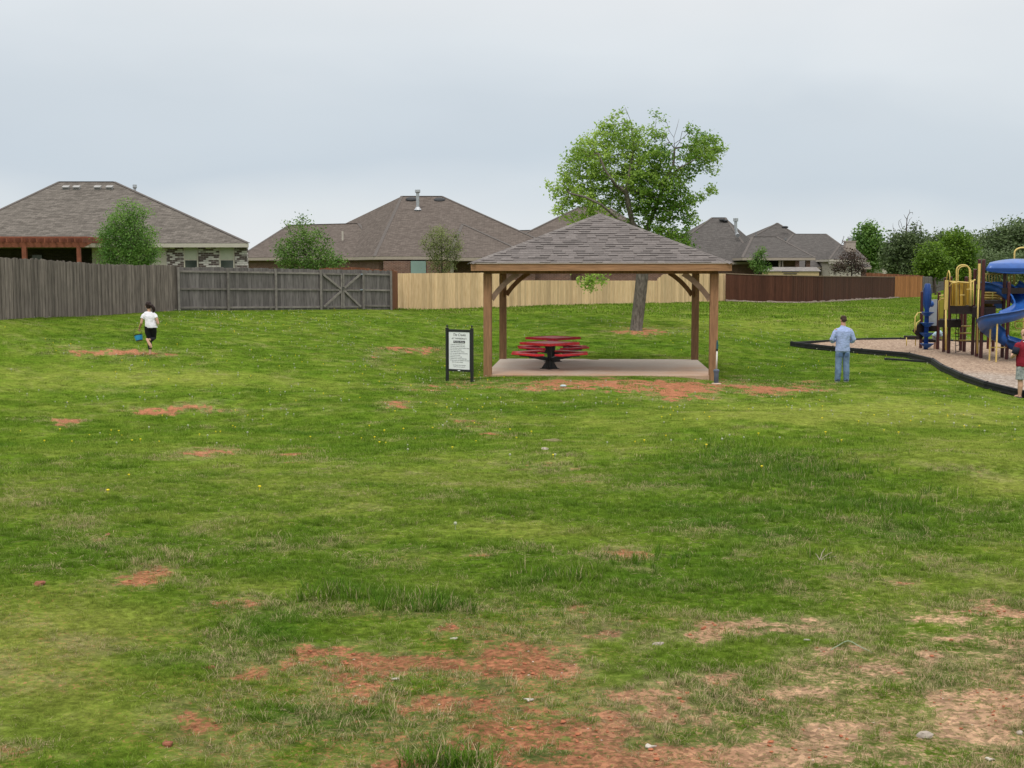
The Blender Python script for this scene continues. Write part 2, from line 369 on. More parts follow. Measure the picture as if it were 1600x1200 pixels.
def grass_color(n, l, lush, dry):
    """shared node chain: grass colour from lushness/dryness plus world noise"""
    ge = nd(n, 'ShaderNodeNewGeometry')
    no = nd(n, 'ShaderNodeTexNoise', {'Scale': 1.1, 'Detail': 5, 'Roughness': .65}); l.new(ge.outputs['Position'], no.inputs['Vector'])
    ad = nd(n, 'ShaderNodeMath', {1: .7}, operation='MULTIPLY_ADD'); l.new(no.outputs[0], ad.inputs[0]); l.new(lush, ad.inputs[2])
    sb = nd(n, 'ShaderNodeMath', {1: .35}, operation='SUBTRACT'); l.new(ad.outputs[0], sb.inputs[0])
    cr = nd(n, 'ShaderNodeValToRGB'); e = cr.color_ramp.elements
    e[0].position = .0; e[0].color = (.230, .280, .050, 1); e[1].position = 1; e[1].color = (.048, .125, .013, 1)
    m = e.new(.5); m.color = (.117, .200, .019, 1)
    l.new(sb.outputs[0], cr.inputs[0])
    mx = nd(n, 'ShaderNodeMix', {7: (.36, .29, .17, 1)}, data_type='RGBA'); mx.clamp_factor = True
    l.new(cr.outputs[0], mx.inputs[6]); l.new(dry, mx.inputs[0])
    return mx.outputs[2], ge
def at(n, name, typ='GEOMETRY'): return nd(n, 'ShaderNodeAttribute', attribute_name=name, attribute_type=typ).outputs['Fac']
gm, n, l, b = newmat('lawn_soil')
gd = nd(n, 'ShaderNodeMath', {1: .45}, operation='MULTIPLY'); l.new(at(n, 'dry'), gd.inputs[0])
gcol, ge = grass_color(n, l, at(n, 'lush'), gd.outputs[0])
# speckle inside the turf: darker gaps and straw
v1 = nd(n, 'ShaderNodeTexNoise', {'Scale': 22., 'Detail': 7, 'Roughness': .8}); l.new(ge.outputs['Position'], v1.inputs['Vector'])
r1 = nd(n, 'ShaderNodeMapRange', {1: .3, 2: .7, 3: .45, 4: 1.35}); l.new(v1.outputs[0], r1.inputs[0])
v2 = nd(n, 'ShaderNodeTexNoise', {'Scale': 5.5, 'Detail': 8, 'Roughness': .7}); l.new(ge.outputs['Position'], v2.inputs['Vector'])
r2 = nd(n, 'ShaderNodeMapRange', {1: .3, 2: .7, 3: .58, 4: 1.28}); l.new(v2.outputs[0], r2.inputs[0])
mm = nd(n, 'ShaderNodeMix', {0: 1.}, data_type='RGBA', blend_type='MULTIPLY'); l.new(gcol, mm.inputs[6]); l.new(r1.outputs[0], mm.inputs[7])
mm2 = nd(n, 'ShaderNodeMix', {0: 1.}, data_type='RGBA', blend_type='MULTIPLY'); l.new(mm.outputs[2], mm2.inputs[6]); l.new(r2.outputs[0], mm2.inputs[7])
# soil
sr = nd(n, 'ShaderNodeMix', {6: (.40, .175, .095, 1), 7: (.53, .34, .215, 1)}, data_type='RGBA'); l.new(at(n, 'sand'), sr.inputs[0])
s1 = nd(n, 'ShaderNodeTexVoronoi', {'Scale': 55., 'Randomness': 1.}); l.new(ge.outputs['Position'], s1.inputs['Vector'])
s1c = nd(n, 'ShaderNodeSeparateColor'); l.new(s1.outputs['Color'], s1c.inputs[0])
sm = nd(n, 'ShaderNodeMapRange', {1: 0, 2: 1, 3: .5, 4: 1.35}); l.new(s1c.outputs[0], sm.inputs[0])
s2 = nd(n, 'ShaderNodeMix', {0: .8}, data_type='RGBA', blend_type='MULTIPLY'); l.new(sr.outputs[2], s2.inputs[6]); l.new(sm.outputs[0], s2.inputs[7])
s3 = nd(n, 'ShaderNodeMix', {0: 1.}, data_type='RGBA', blend_type='MULTIPLY'); l.new(s2.outputs[2], s3.inputs[6]); l.new(r2.outputs[0], s3.inputs[7])
# edge of the patches
ea = nd(n, 'ShaderNodeMath', {1: 1.6}, operation='MULTIPLY_ADD'); l.new(v1.outputs[0], ea.inputs[0]); l.new(at(n, 'dirt'), ea.inputs[2])
v3 = nd(n, 'ShaderNodeTexNoise', {'Scale': 60., 'Detail': 4, 'Roughness': .7}); l.new(ge.outputs['Position'], v3.inputs['Vector'])
ec = nd(n, 'ShaderNodeMath', {1: 1.6}, operation='MULTIPLY_ADD'); l.new(v3.outputs[0], ec.inputs[0]); l.new(ea.outputs[0], ec.inputs[2])
eb = nd(n, 'ShaderNodeMapRange', {1: 1.9, 2: 2.25}); l.new(ec.outputs[0], eb.inputs[0])
fx = nd(n, 'ShaderNodeMix', data_type='RGBA'); l.new(eb.outputs[0], fx.inputs[0]); l.new(mm2.outputs[2], fx.inputs[6]); l.new(s3.outputs[2], fx.inputs[7])
l.new(fx.outputs[2], b.inputs['Base Color']); b.inputs['Roughness'].default_value = 1; b.inputs['Specular IOR Level'].default_value = .0
bp = nd(n, 'ShaderNodeBump', {'Strength': .9, 'Distance': .03}); l.new(v1.outputs[0], bp.inputs['Height']); l.new(bp.outputs[0], b.inputs['Normal'])
me.materials.append(gm)
go = bpy.data.objects.new('ground', me); C.objects.link(go); tag(go, kind='structure')

# ---------------------------------------------------------------- grass tufts (instances on a point cloud)
bm_, n, l, b = newmat('grass_blade')
dr = nd(n, 'ShaderNodeMath', {1: .0}, operation='ADD')
tn = at(n, 'tone')
# dry blades: per-blade tone above a limit set by instance dryness
sx = nd(n, 'ShaderNodeMath', operation='ADD'); l.new(tn, sx.inputs[0]); l.new(at(n, 'dry', 'INSTANCER'), sx.inputs[1])
sg = nd(n, 'ShaderNodeMapRange', {1: .95, 2: 1.15}); l.new(sx.outputs[0], sg.inputs[0])
gcol, ge = grass_color(n, l, at(n, 'lush', 'INSTANCER'), sg.outputs[0])
oi = nd(n, 'ShaderNodeAttribute', attribute_name='rv', attribute_type='INSTANCER')
mr = nd(n, 'ShaderNodeMapRange', {3: .8, 4: 1.22}); l.new(oi.outputs['Fac'], mr.inputs[0])
mr2 = nd(n, 'ShaderNodeMapRange', {3: .8, 4: 1.3}); l.new(tn, mr2.inputs[0])
m1 = nd(n, 'ShaderNodeMix', {0: 1.}, data_type='RGBA', blend_type='MULTIPLY'); l.new(gcol, m1.inputs[6]); l.new(mr.outputs[0], m1.inputs[7])
m2 = nd(n, 'ShaderNodeMix', {0: 1.}, data_type='RGBA', blend_type='MULTIPLY'); l.new(m1.outputs[2], m2.inputs[6]); l.new(mr2.outputs[0], m2.inputs[7])
l.new(m2.outputs[2], b.inputs['Base Color']); b.inputs['Roughness'].default_value = .8; b.inputs['Specular IOR Level'].default_value = .04
tr = nd(n, 'ShaderNodeBsdfTranslucent'); l.new(m2.outputs[2], tr.inputs[0]); ms = nd(n, 'ShaderNodeMixShader', {0: .3})
l.new(b.outputs[0], ms.inputs[1]); l.new(tr.outputs[0], ms.inputs[2]); l.new(ms.outputs[0], n['Material Output'].inputs[0])

def tuft(name, nb, h, spread, w, lean, rs):
    rg = random.Random(rs); vs = []; fs = []; ts = []
    for i in range(nb):
        a = rg.uniform(0, 6.283); r = spread * math.sqrt(rg.random()); bx, by = r * math.cos(a), r * math.sin(a)
        hh = h * rg.uniform(.45, 1.15); a2 = rg.uniform(0, 6.283); ln = hh * rg.uniform(.2, lean)
        wx, wy = -math.sin(a2) * w / 2, math.cos(a2) * w / 2; tt = rg.random()
        b0 = len(vs)
        for k, (t, ww) in enumerate(((0, .8), (.5, 1.), (1., .0))):
            cx = bx + math.cos(a2) * ln * t ** 1.6; cy = by + math.sin(a2) * ln * t ** 1.6; cz = hh * t * (1 - .25 * t * lean * .6) - .006
            if k < 2: vs += [(cx - wx * ww, cy - wy * ww, cz), (cx + wx * ww, cy + wy * ww, cz)]
            else: vs.append((cx, cy, cz))
        fs += [(b0, b0 + 1, b0 + 3, b0 + 2), (b0 + 2, b0 + 3, b0 + 4)]; ts += [tt, tt]
    m = bpy.data.meshes.new(name); m.from_pydata(vs, [], fs); m.materials.append(bm_)
    m.attributes.new('tone', 'FLOAT', 'FACE').data.foreach_set('value', ts); m.update()
    return bpy.data.objects.new(name, m)
def instancer(name, srcs, pts, attrs, mat=None):
    """one object: a point cloud that carries copies of the source meshes"""
    col_ = bpy.data.collections.new(name + '_kinds')
    for q_, s_ in enumerate(srcs): s_.name = '%s_%02d' % (name, q_); col_.objects.link(s_)
    m = bpy.data.meshes.new(name); m.vertices.add(len(pts)); m.vertices.foreach_set('co', np.asarray(pts, np.float32).ravel())
    for k, v in attrs.items():
        if k == 'idx': m.attributes.new(k, 'INT', 'POINT').data.foreach_set('value', np.asarray(v, np.int32))
        else: m.attributes.new(k, 'FLOAT', 'POINT').data.foreach_set('value', np.asarray(v, np.float32))
    m.update()
    o = bpy.data.objects.new(name, m); C.objects.link(o)
    g = bpy.data.node_groups.new(name, 'GeometryNodeTree')
    g.interface.new_socket('Geometry', in_out='INPUT', socket_type='NodeSocketGeometry'); g.interface.new_socket('Geometry', in_out='OUTPUT', socket_type='NodeSocketGeometry')
    gi = g.nodes.new('NodeGroupInput'); g_o = g.nodes.new('NodeGroupOutput'); ip = g.nodes.new('GeometryNodeInstanceOnPoints')
    ci = g.nodes.new('GeometryNodeCollectionInfo'); ci.inputs['Collection'].default_value = col_; ci.inputs['Separate Children'].default_value = True; ci.inputs['Reset Children'].default_value = True
    def na(nm, ty='FLOAT'):
        x = g.nodes.new('GeometryNodeInputNamedAttribute'); x.data_type = ty; x.inputs[0].default_value = nm; return x.outputs[0]
    cx = g.nodes.new('ShaderNodeCombineXYZ'); g.links.new(na('rotz'), cx.inputs[2])
    if 'rotx' in attrs: g.links.new(na('rotx'), cx.inputs[0])
    sx_ = g.nodes.new('ShaderNodeCombineXYZ'); sc = na('scl')
    for i in range(3): g.links.new(sc, sx_.inputs[i])
    g.links.new(gi.outputs[0], ip.inputs['Points']); g.links.new(ci.outputs[0], ip.inputs['Instance']); ip.inputs['Pick Instance'].default_value = True
    g.links.new(na('idx', 'INT'), ip.inputs['Instance Index']); g.links.new(cx.outputs[0], ip.inputs['Rotation']); g.links.new(sx_.outputs[0], ip.inputs['Scale'])
    g.links.new(ip.outputs[0], g_o.inputs[0])
    md = o.modifiers.new('scatter', 'NODES'); md.node_group = g
    return o
rg = np.random.default_rng(5)
def ground_z(x, y, dirt=None):
    """height of the built ground sheet (same bumps as the mesh)"""
    z = Hn(x, y); nrr = np.clip(1 - (np.hypot(x, y) - 25) / 30, 0, 1)
    d_ = masks(x, y, z)[0] if dirt is None else dirt
    bb = (fbm(x * 1.7, y * 1.7, 5, 3) - .5) * .05 + (fbm(x * 9, y * 9, 6, 3) - .5) * .022 * (.4 + d_) - .012 * d_
    return z + bb * (.25 + .75 * nrr)
def wedge(r0, r1, dens, lim=27.5):
    a = R(lim); nn = int(dens * a * (r1 * r1 - r0 * r0))
    r = np.sqrt(rg.uniform(r0 * r0, r1 * r1, nn)); t = rg.uniform(-a, a, nn)
    return r * np.sin(t), r * np.cos(t)
def keepout(x, y):
    k = (np.abs((x - 2.57) * math.cos(R(3.5)) - (y - 37.7) * math.sin(R(3.5))) < 3.25) & (np.abs((x - 2.57) * math.sin(R(3.5)) + (y - 37.7) * math.cos(R(3.5))) < 3.25)
    # play area
    from_poly = np.zeros_like(k)
    if len(PLAY) > 2:
        j = len(PLAY) - 1; ins = np.zeros(len(x), bool)
        for i in range(len(PLAY)):
            xi, yi = PLAY[i]; xj, yj = PLAY[j]
            c = ((yi > y) != (yj > y)) & (x < (xj - xi) * (y - yi) / (yj - yi + 1e-12) + xi); ins ^= c; j = i
        from_poly = ins
    return k | from_poly
PLAY = [(p.x, p.y) for p in (G(1236, 51.5), G(1300, 49), G(1345, 47.5), G(1420, 44.6), G(1455, 41.8), G(1472, 38.6), G(1500, 35.6), G(1540, 33), G(1600, 31.6), G(1700, 31), G(1900, 32), G(1900, 52.5), G(1600, 53.5), G(1410, 53.8))]
allp = []; A = {k: [] for k in ('rotz', 'scl', 'idx', 'lush', 'dry', 'rv')}
def zone(r0, r1, dens, i0, i1, s0, s1, cut=.55):
    x, y = wedge(r0, r1, dens); z = Hn(x, y); d, lu, sa, dry = masks(x, y, z)
    clump = fbm(x * 3.1, y * 3.1, 91, 4)
    keep = (rg.random(len(x)) < np.clip(1.1 - d * 1.1, .2, 1)) & ~keepout(x, y) & (rg.random(len(x)) < np.clip(.35 + 1.6 * (clump - .28), .2, 1))
    x, y, d, lu, dry, clump = [v[keep] for v in (x, y, d, lu, dry, clump)]
    zz = ground_z(x, y, d)
    allp.append(np.stack([x, y, zz], 1)); k = len(x)
    A['rotz'].append(rg.uniform(0, 6.283, k)); A['scl'].append(rg.uniform(s0, s1, k) * (.42 + .85 * lu + .5 * np.clip(clump - .4, 0, 1)) * np.where(d > .4, .5, 1))
    A['idx'].append(rg.integers(i0, i1, k)); A['lush'].append(lu); A['dry'].append(np.clip((dry * .62 + .2 * d if i0 != 11 else dry + .35 * d + .6), 0, 1.1)); A['rv'].append(rg.random(k))
zone(2.6, 7.5, 1250, 0, 4, .30, .68)
zone(7.5, 14, 520, 0, 4, .42, .92)
zone(14, 28, 95, 4, 7, .45, 1.0)
zone(28, 62, 40, 7, 9, .35, .8)
zone(62, 120, 5, 9, 11, .6, 1.3)
zone(2.6, 7.5, 420, 11, 13, .4, 1.0)
zone(7.5, 16, 170, 11, 13, .8, 1.5)
src = [tuft('grass_tuft_a', 26, .062, .055, .0032, 1.2, 1), tuft('grass_tuft_b', 22, .050, .060, .0030, 1.5, 2), tuft('grass_tuft_c', 30, .072, .05, .0034, 1.0, 3), tuft('grass_tuft_d', 18, .040, .06, .003, 1.9, 4),
       tuft('grass_tuft_e', 30, .07, .13, .0065, 1.3, 5), tuft('grass_tuft_f', 26, .06, .14, .0065, 1.6, 6), tuft('grass_tuft_g', 34, .085, .12, .006, 1.1, 7),
       tuft('grass_tuft_h', 34, .085, .26, .012, 1.4, 8), tuft('grass_tuft_i', 30, .07, .28, .013, 1.6, 9),
       tuft('grass_tuft_j', 40, .14, .6, .03, 1.2, 10), tuft('grass_tuft_k', 34, .12, .7, .035, 1.4, 11), tuft('straw_a', 26, .022, .09, .0028, 5., 12), tuft('straw_b', 20, .018, .10, .0025, 6., 13)]
gr = instancer('grass', src, np.concatenate(allp), {k: np.concatenate(v) for k, v in A.items()})
tag(gr, 'short patchy green lawn grass covering the park field', 'grass', kind='stuff')

# taller weedy clumps
WEED = [(1240, 735, 110, 30, 350), (1330, 560, 90, 8, 90), (530, 935, 60, 14, 60), (880, 905, 60, 10, 60), (1440, 580, 30, 6, 60), (700, 1192, 60, 8, 30), (650, 950, 70, 12, 50), (1010, 878, 60, 10, 30), (1290, 870, 20, 6, 10), (1150, 700, 60, 12, 90), (1390, 800, 120, 25, 160)]
def pix2ground(px, py):
    """walk along the view ray of a lawn spot until it meets the ground"""
    lo, hi = 2.0, 120.0
    ds = np.geomspace(3, 120, 400)
    u = (px - 800) / F; v = -(py - 600) / F; yy = math.cos(TH) + v * math.sin(TH); zz = -math.sin(TH) + v * math.cos(TH)
    X = u * ds / yy; Z = CAMZ + zz * ds / yy; hz = Hn(X, ds); k = np.argmax(Z < hz)
    return X[k], ds[k]
wp = []
for cx, cy, rx, ry, k in WEED:
    for i in range(k):
        wp.append(pix2ground(rnd.gauss(cx, rx * .6), rnd.gauss(cy, ry * .6)))
wp = np.array(wp); wz = ground_z(wp[:, 0], wp[:, 1]); k = len(wp)
wsrc = [tuft('weed_a', 16, .16, .05, .006, .8, 21), tuft('weed_b', 10, .2, .04, .005, .7, 22), tuft('weed_c', 22, .12, .07, .008, 1.2, 23)]
wd = instancer('weeds', wsrc, np.column_stack([wp, wz]), {'rotz': rg.uniform(0, 6.28, k), 'scl': rg.uniform(.25, .65, k), 'idx': rg.integers(0, 3, k), 'lush': rg.uniform(.5, 1, k), 'dry': rg.uniform(0, .35, k), 'rv': rg.random(k)})
tag(wd, 'taller darker weeds and rough blades standing in the lawn', 'weeds', kind='stuff')

# small flowers
def blob_src(name, mat, kind):
    m = MB()
    if kind == 'dandelion': m.ball((0, 0, .035), (.014, .014, .008), 5); m.tube([(0, 0, 0), (0, 0, .035)], .002, 4)
    elif kind == 'clock': m.ball((0, 0, .05), .014, 6); m.tube([(0, 0, 0), (0, 0, .05)], .002, 4)
    o = m.build(name, mat); C.objects.unlink(o); return o
YEL = simple('dandelion_yellow', (.75, .6, .02), .6, .1); WHT = simple('seed_head_white', (.40, .42, .30), .9, .15)
x, y = wedge(5, 60, 2.2); z = Hn(x, y); d, lu, sa, dry = masks(x, y, z); pat = fbm(x * .35, y * .35, 133)
kp = (d < .3) & ~keepout(x, y) & (rg.random(len(x)) < np.clip((pat - .40) * 5, .05, 1) * np.clip((np.hypot(x, y) - 7) / 22, .0, 1)); x, y = x[kp], y[kp]; k = len(x)
dist = np.hypot(x, y)
fo = instancer('flowers', [blob_src('dandelion', YEL, 'dandelion'), blob_src('dandelion_clock', WHT, 'clock')], np.column_stack([x, y, ground_z(x, y) + .01]),
               {'rotz': rg.uniform(0, 6.28, k), 'scl': rg.uniform(.7, 1.15, k) * np.where(dist > 30, 1.15, 1), 'idx': (rg.random(k) < np.where(dist > 24, .75, .4)).astype(int)})
tag(fo, 'tiny yellow dandelions and white seed heads dotted over the lawn', 'flowers', kind='stuff')

# chips of red clay and pale stones on the bare soil
def chip(name, mat, s, seed):
    g2 = random.Random(seed); m = MB(); m.ball((0, 0, .25), (1, .75, .35), 4)
    m.v = [(a * s * g2.uniform(.7, 1.25), b_ * s * g2.uniform(.7, 1.25), c * s * g2.uniform(.7, 1.2)) for a, b_, c in m.v]
    o = m.build(name, mat); C.objects.unlink(o); return o
CL = simple('clay_chip', (.36, .13, .065), .9, .3, 30); ST = simple('pale_chip', (.55, .45, .38), .9, .25, 30)
x, y = wedge(3, 13, 900); z = Hn(x, y); d, lu, sa, dry = masks(x, y, z); kp = (d > .55) & (rg.random(len(x)) < np.clip((fbm(x * 2.5, y * 2.5, 144) - .3) * 2.5, .05, 1)); x, y = x[kp], y[kp]; k = len(x)
ch = instancer('soil_chips', [chip('clay_a', CL, .012, 1), chip('clay_b', CL, .018, 2), chip('clay_c', CL, .009, 3), chip('stone_a', ST, .009, 4)], np.column_stack([x, y, ground_z(x, y) + .001]),
               {'rotz': rg.uniform(0, 6.28, k), 'scl': rg.uniform(.15, .75, k) ** 1.4, 'idx': np.where(rg.random(k) < .12, 3, rg.integers(0, 3, k))})
tag(ch, 'loose red clay crumbs and pale pebbles on the bare soil', 'soil', kind='stuff')

# ================================================================ PAVILION
STAIN = simple('brown_stained_lumber', (.250, .138, .074), .75, .32, 4, (7, 7, .6), tone=.22, bump=.25, bscale=60)
STAIN_H = simple('brown_stained_board', (.262, .146, .078), .75, .30, 4, (.5, 6, 6), tone=.22, bump=.25, bscale=60)
STAIN_D = simple('weathered_brace_lumber', (.25, .17, .125), .8, .3, 5, tone=.2, bump=.2)
SH = simple('pavilion_shingle', (.150, .134, .128), .95, .22, 26, tone=.21, bump=.5, bscale=120)
SHE = simple('shingle_butt_shadow', (.022, .020, .019), .95, .2)  # shadow lines under the shingle tabs, painted as near-black butt edges
SHB = simple('pavilion_shingle_cap', (.175, .158, .150), .95, .22, 26, tone=.16, bump=.5, bscale=120)
# slab with red dust
cm, n, l, b = newmat('dusty_concrete')
tc_ = nd(n, 'ShaderNodeTexCoord'); no = nd(n, 'ShaderNodeTexNoise', {'Scale': .55, 'Detail': 6, 'Roughness': .6}); l.new(tc_.outputs['Object'], no.inputs['Vector'])
sp_ = nd(n, 'ShaderNodeSeparateXYZ'); l.new(tc_.outputs['Object'], sp_.inputs[0])
ma_ = nd(n, 'ShaderNodeMath', {1: -.085}, operation='MULTIPLY_ADD'); l.new(sp_.outputs['Y'], ma_.inputs[0]); l.new(no.outputs[0], ma_.inputs[2])
mr_ = nd(n, 'ShaderNodeMapRange', {1: .42, 2: .85}); l.new(ma_.outputs[0], mr_.inputs[0])
mx_ = nd(n, 'ShaderNodeMix', {6: (.50, .425, .35, 1), 7: (.44, .27, .17, 1)}, data_type='RGBA'); l.new(mr_.outputs[0], mx_.inputs[0])
nf = nd(n, 'ShaderNodeTexNoise', {'Scale': 14., 'Detail': 8, 'Roughness': .7}); l.new(tc_.outputs['Object'], nf.inputs['Vector'])
nr_ = nd(n, 'ShaderNodeMapRange', {1: .3, 2: .7, 3: .88, 4: 1.1}); l.new(nf.outputs[0], nr_.inputs[0])
mm_ = nd(n, 'ShaderNodeMix', {0: 1.}, data_type='RGBA', blend_type='MULTIPLY'); l.new(mx_.outputs[2], mm_.inputs[6]); l.new(nr_.outputs[0], mm_.inputs[7])
l.new(mm_.outputs[2], b.inputs['Base Color']); b.inputs['Roughness'].default_value = .9

PAV = empty('pavilion', (2.57, 37.7, 0), R(-3.5), 'open park pavilion with brown timber posts and grey shingled pyramid roof', 'pavilion')
hw = 3.05; ps = .22
for sx in (-1, 1):
    for sy in (-1, 1):
        m = MB(); m.box((sx * hw, sy * hw, (2.74 - .45) / 2), (ps, ps, 2.74 + .45), tone=rnd.uniform(.4, .75) if sy < 0 else .25)
        m.build('post', STAIN, PAV, bevel=.008)
# slab with cut corners
m = MB(); hs = 3.135; c_ = .0
pts = [(-hs, -hs - .0), (hs, -hs), (hs, hs), (-hs, hs)]
vs = [(x, y, -.45) for x, y in pts] + [(x, y, 0) for x, y in pts]
m.add(vs, [(3, 2, 1, 0), (4, 5, 6, 7), (0, 1, 5, 4), (1, 2, 6, 5), (2, 3, 7, 6), (3, 0, 4, 7)])
m.build('slab', cm, PAV, bevel=.012)
for sy, nm in ((-1, 'beam'), (1, 'beam')):
    m = MB(); m.beam((-hw - .1, sy * (hw - .001), 2.835), (hw + .1, sy * (hw - .001), 2.835), .15, .2, tone=.15); m.build(nm, STAIN, PAV, bevel=.006)
    m = MB(); m.beam((sy * hw, -hw + .08, 2.825), (sy * hw, hw - .08, 2.825), .15, .19, tone=.2); m.build(nm, STAIN, PAV, bevel=.006)
eh = 3.45; ze, za = 3.02, 4.47
for i, (a, b_) in enumerate((((-eh, -eh), (eh, -eh)), ((eh, -eh), (eh, eh)), ((eh, eh), (-eh, eh)), ((-eh, eh), (-eh, -eh)))):
    off = .02
    ax, ay = a; bx, by = b_
    m = MB()
    if i % 2 == 0: m.beam((min(ax, bx) - .019, ay, ze - .11), (max(ax, bx) + .019, ay, ze - .11), .038, .2, tone=.85)
    else: m.beam((ax, min(ay, by) + .02, ze - .11), (ax, max(ay, by) - .02, ze - .11), .038, .2, tone=.7)
    m.build('fascia', STAIN_H, PAV, bevel=.004)
# knee braces: two at each corner, slightly arched
def brace(m, a, b_, sag, w, h):
    a = Vector(a); b_ = Vector(b_); k = 7; prev = a; mid = Vector((0, 0, 1))
    d = (b_ - a); side = d.cross(Vector((0, 0, 1))).normalized(); up = side.cross(d).normalized()
    if up.z < 0: up = -up
    P_ = [a.lerp(b_, t / k) + up * (sag * math.sin(math.pi * t / k)) for t in range(k + 1)]
    vs = []; fs = []
    for i, p in enumerate(P_):
        for s_, u_ in ((-1, -1), (1, -1), (1, 1), (-1, 1)): vs.append(p + side * s_ * w / 2 + up * u_ * h / 2 * (1.0 if 0 < i < k else 1.15))
    for i in range(k):
        for j in range(4): fs.append((i * 4 + j, i * 4 + (j + 1) % 4, (i + 1) * 4 + (j + 1) % 4, (i + 1) * 4 + j))
    fs += [(3, 2, 1, 0), tuple(k * 4 + j for j in range(4))]
    m.add(vs, fs, .4)
for sx in (-1, 1):
    for sy in (-1, 1):
        m = MB(); brace(m, (sx * (hw - .11), sy * hw, 2.05), (sx * (hw - .82), sy * hw, 2.74), .05, .05, .14); m.build('knee_brace', STAIN_D if sy < 0 else STAIN, PAV)
        m = MB(); brace(m, (sx * hw, sy * (hw - .11), 2.05), (sx * hw, sy * (hw - .82), 2.74), .05, .05, .14); m.build('knee_brace', STAIN, PAV)
# rafters under the roof
m = MB()
for i in range(-5, 6):
    x = i * .58
    for sy in (-1, 1):
        yt = -abs(x) * 1.0
        m.beam((x, sy * (eh - .05), ze - .045), (x, sy * abs(x), ze - .045 + (eh - .05 - abs(x)) * (za - ze) / eh), .038, .09, tone=.2)
        m.beam((sy * (eh - .05), x + .002, ze - .045), (sy * (abs(x) + .03), x + .002, ze - .045 + (eh - .08 - abs(x)) * (za - ze) / eh), .038, .09, tone=.2)
for sx in (-1, 1):
    for sy in (-1, 1): m.beam((sx * (eh - .04), sy * (eh - .04), ze - .06), (0.01 * sx, 0.01 * sy, za - .07), .045, .11, tone=.2)
m.build('rafters', STAIN, PAV)
# decking + shingles, tab by tab
eg = MB(); rf = MB(); rg2 = random.Random(3); sl = math.hypot(eh + .03, za - ze); nrow = 23; deck = MB()
E2 = eh + .035
apex = Vector((0, 0, za))
for side in range(4):
    rot = Matrix.Rotation(side * math.pi / 2, 3, 'Z')
    A0 = Vector((-E2, -E2, ze)); B0 = Vector((E2, -E2, ze))
    nrm = (B0 - A0).cross(apex - A0).normalized()
    deck.add([rot @ (p + q * nrm) for q in (-.03, 0) for p in (A0, B0, apex)], [(0, 2, 1), (3, 4, 5), (0, 1, 4, 3), (1, 2, 5, 4), (2, 0, 3, 5)], .5)
    for r in range(nrow):
        t0 = r / nrow; t1 = min(1, (r + 1.12) / nrow)
        x = -E2 * (1 - t0) - rg2.uniform(0, .3)
        while x < E2 * (1 - t0):
            wd_ = rg2.uniform(.16, .36); x1 = x + wd_; thick = .007 + (.013 if rg2.random() < .5 else 0)
            tone = min(1, max(0, rg2.gauss(.5, .27)))
            q = []
            for (xx, t) in ((x, t0), (x1, t0), (x1, t1), (x, t1)):
                lim = E2 * (1 - t); xc = max(-lim, min(lim, xx)); base = Vector((xc, -E2 * (1 - t), ze + (za - ze) * t)); q.append((base, t))
            if (q[1][0] - q[0][0]).length > .01:
                lo = [p + nrm * (.004 + (thick if t == t0 else .002)) for p, t in q]; bt = [p + nrm * .0005 for p, t in q]
                vs = [rot @ p for p in bt + lo]
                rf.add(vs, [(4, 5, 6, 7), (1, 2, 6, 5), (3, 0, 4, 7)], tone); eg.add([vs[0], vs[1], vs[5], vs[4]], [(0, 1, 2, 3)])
            x = x1 + .003
rfo = rf.build('roof', SH, PAV); eg.build('shaded_shingle_edges', SHE, rfo)
deck.build('roof_deck', STAIN, PAV)
hc = MB()
for sx in (-1, 1):
    for sy in (-1, 1):
        a = Vector((sx * E2, sy * E2, ze + .012)); k = 24
        for i in range(k):
            p0 = a.lerp(apex + Vector((0, 0, .012)), i / k); p1 = a.lerp(apex + Vector((0, 0, .012)), min(1, (i + 1.15) / k))
            d = (p1 - p0).normalized(); s_ = d.cross(Vector((0, 0, 1))).normalized(); w = .13; dz = Vector((0, 0, -w * .28))
            tn_ = rg2.random(); u = Vector((0, 0, .012))
            vs = [p0 - s_ * w + dz, p0 + u, p0 + s_ * w + dz, p1 + s_ * w + dz, p1, p1 - s_ * w + dz, p0 - s_ * w + dz - u, p0 - u * .5, p0 + s_ * w + dz - u]
            hc.add(vs, [(0, 1, 4, 5), (1, 2, 3, 4), (0, 6, 7, 1), (1, 7, 8, 2)], tn_)
hc.build('hip_cap', SHB, PAV)
# drip edge
m = MB(); m.beam((-E2, -E2 - .004, ze - .004), (E2, -E2 - .004, ze - .004), .012, .02); m.build('drip_edge', simple('drip_edge_metal', (.45, .40, .36), .5, .1), PAV)

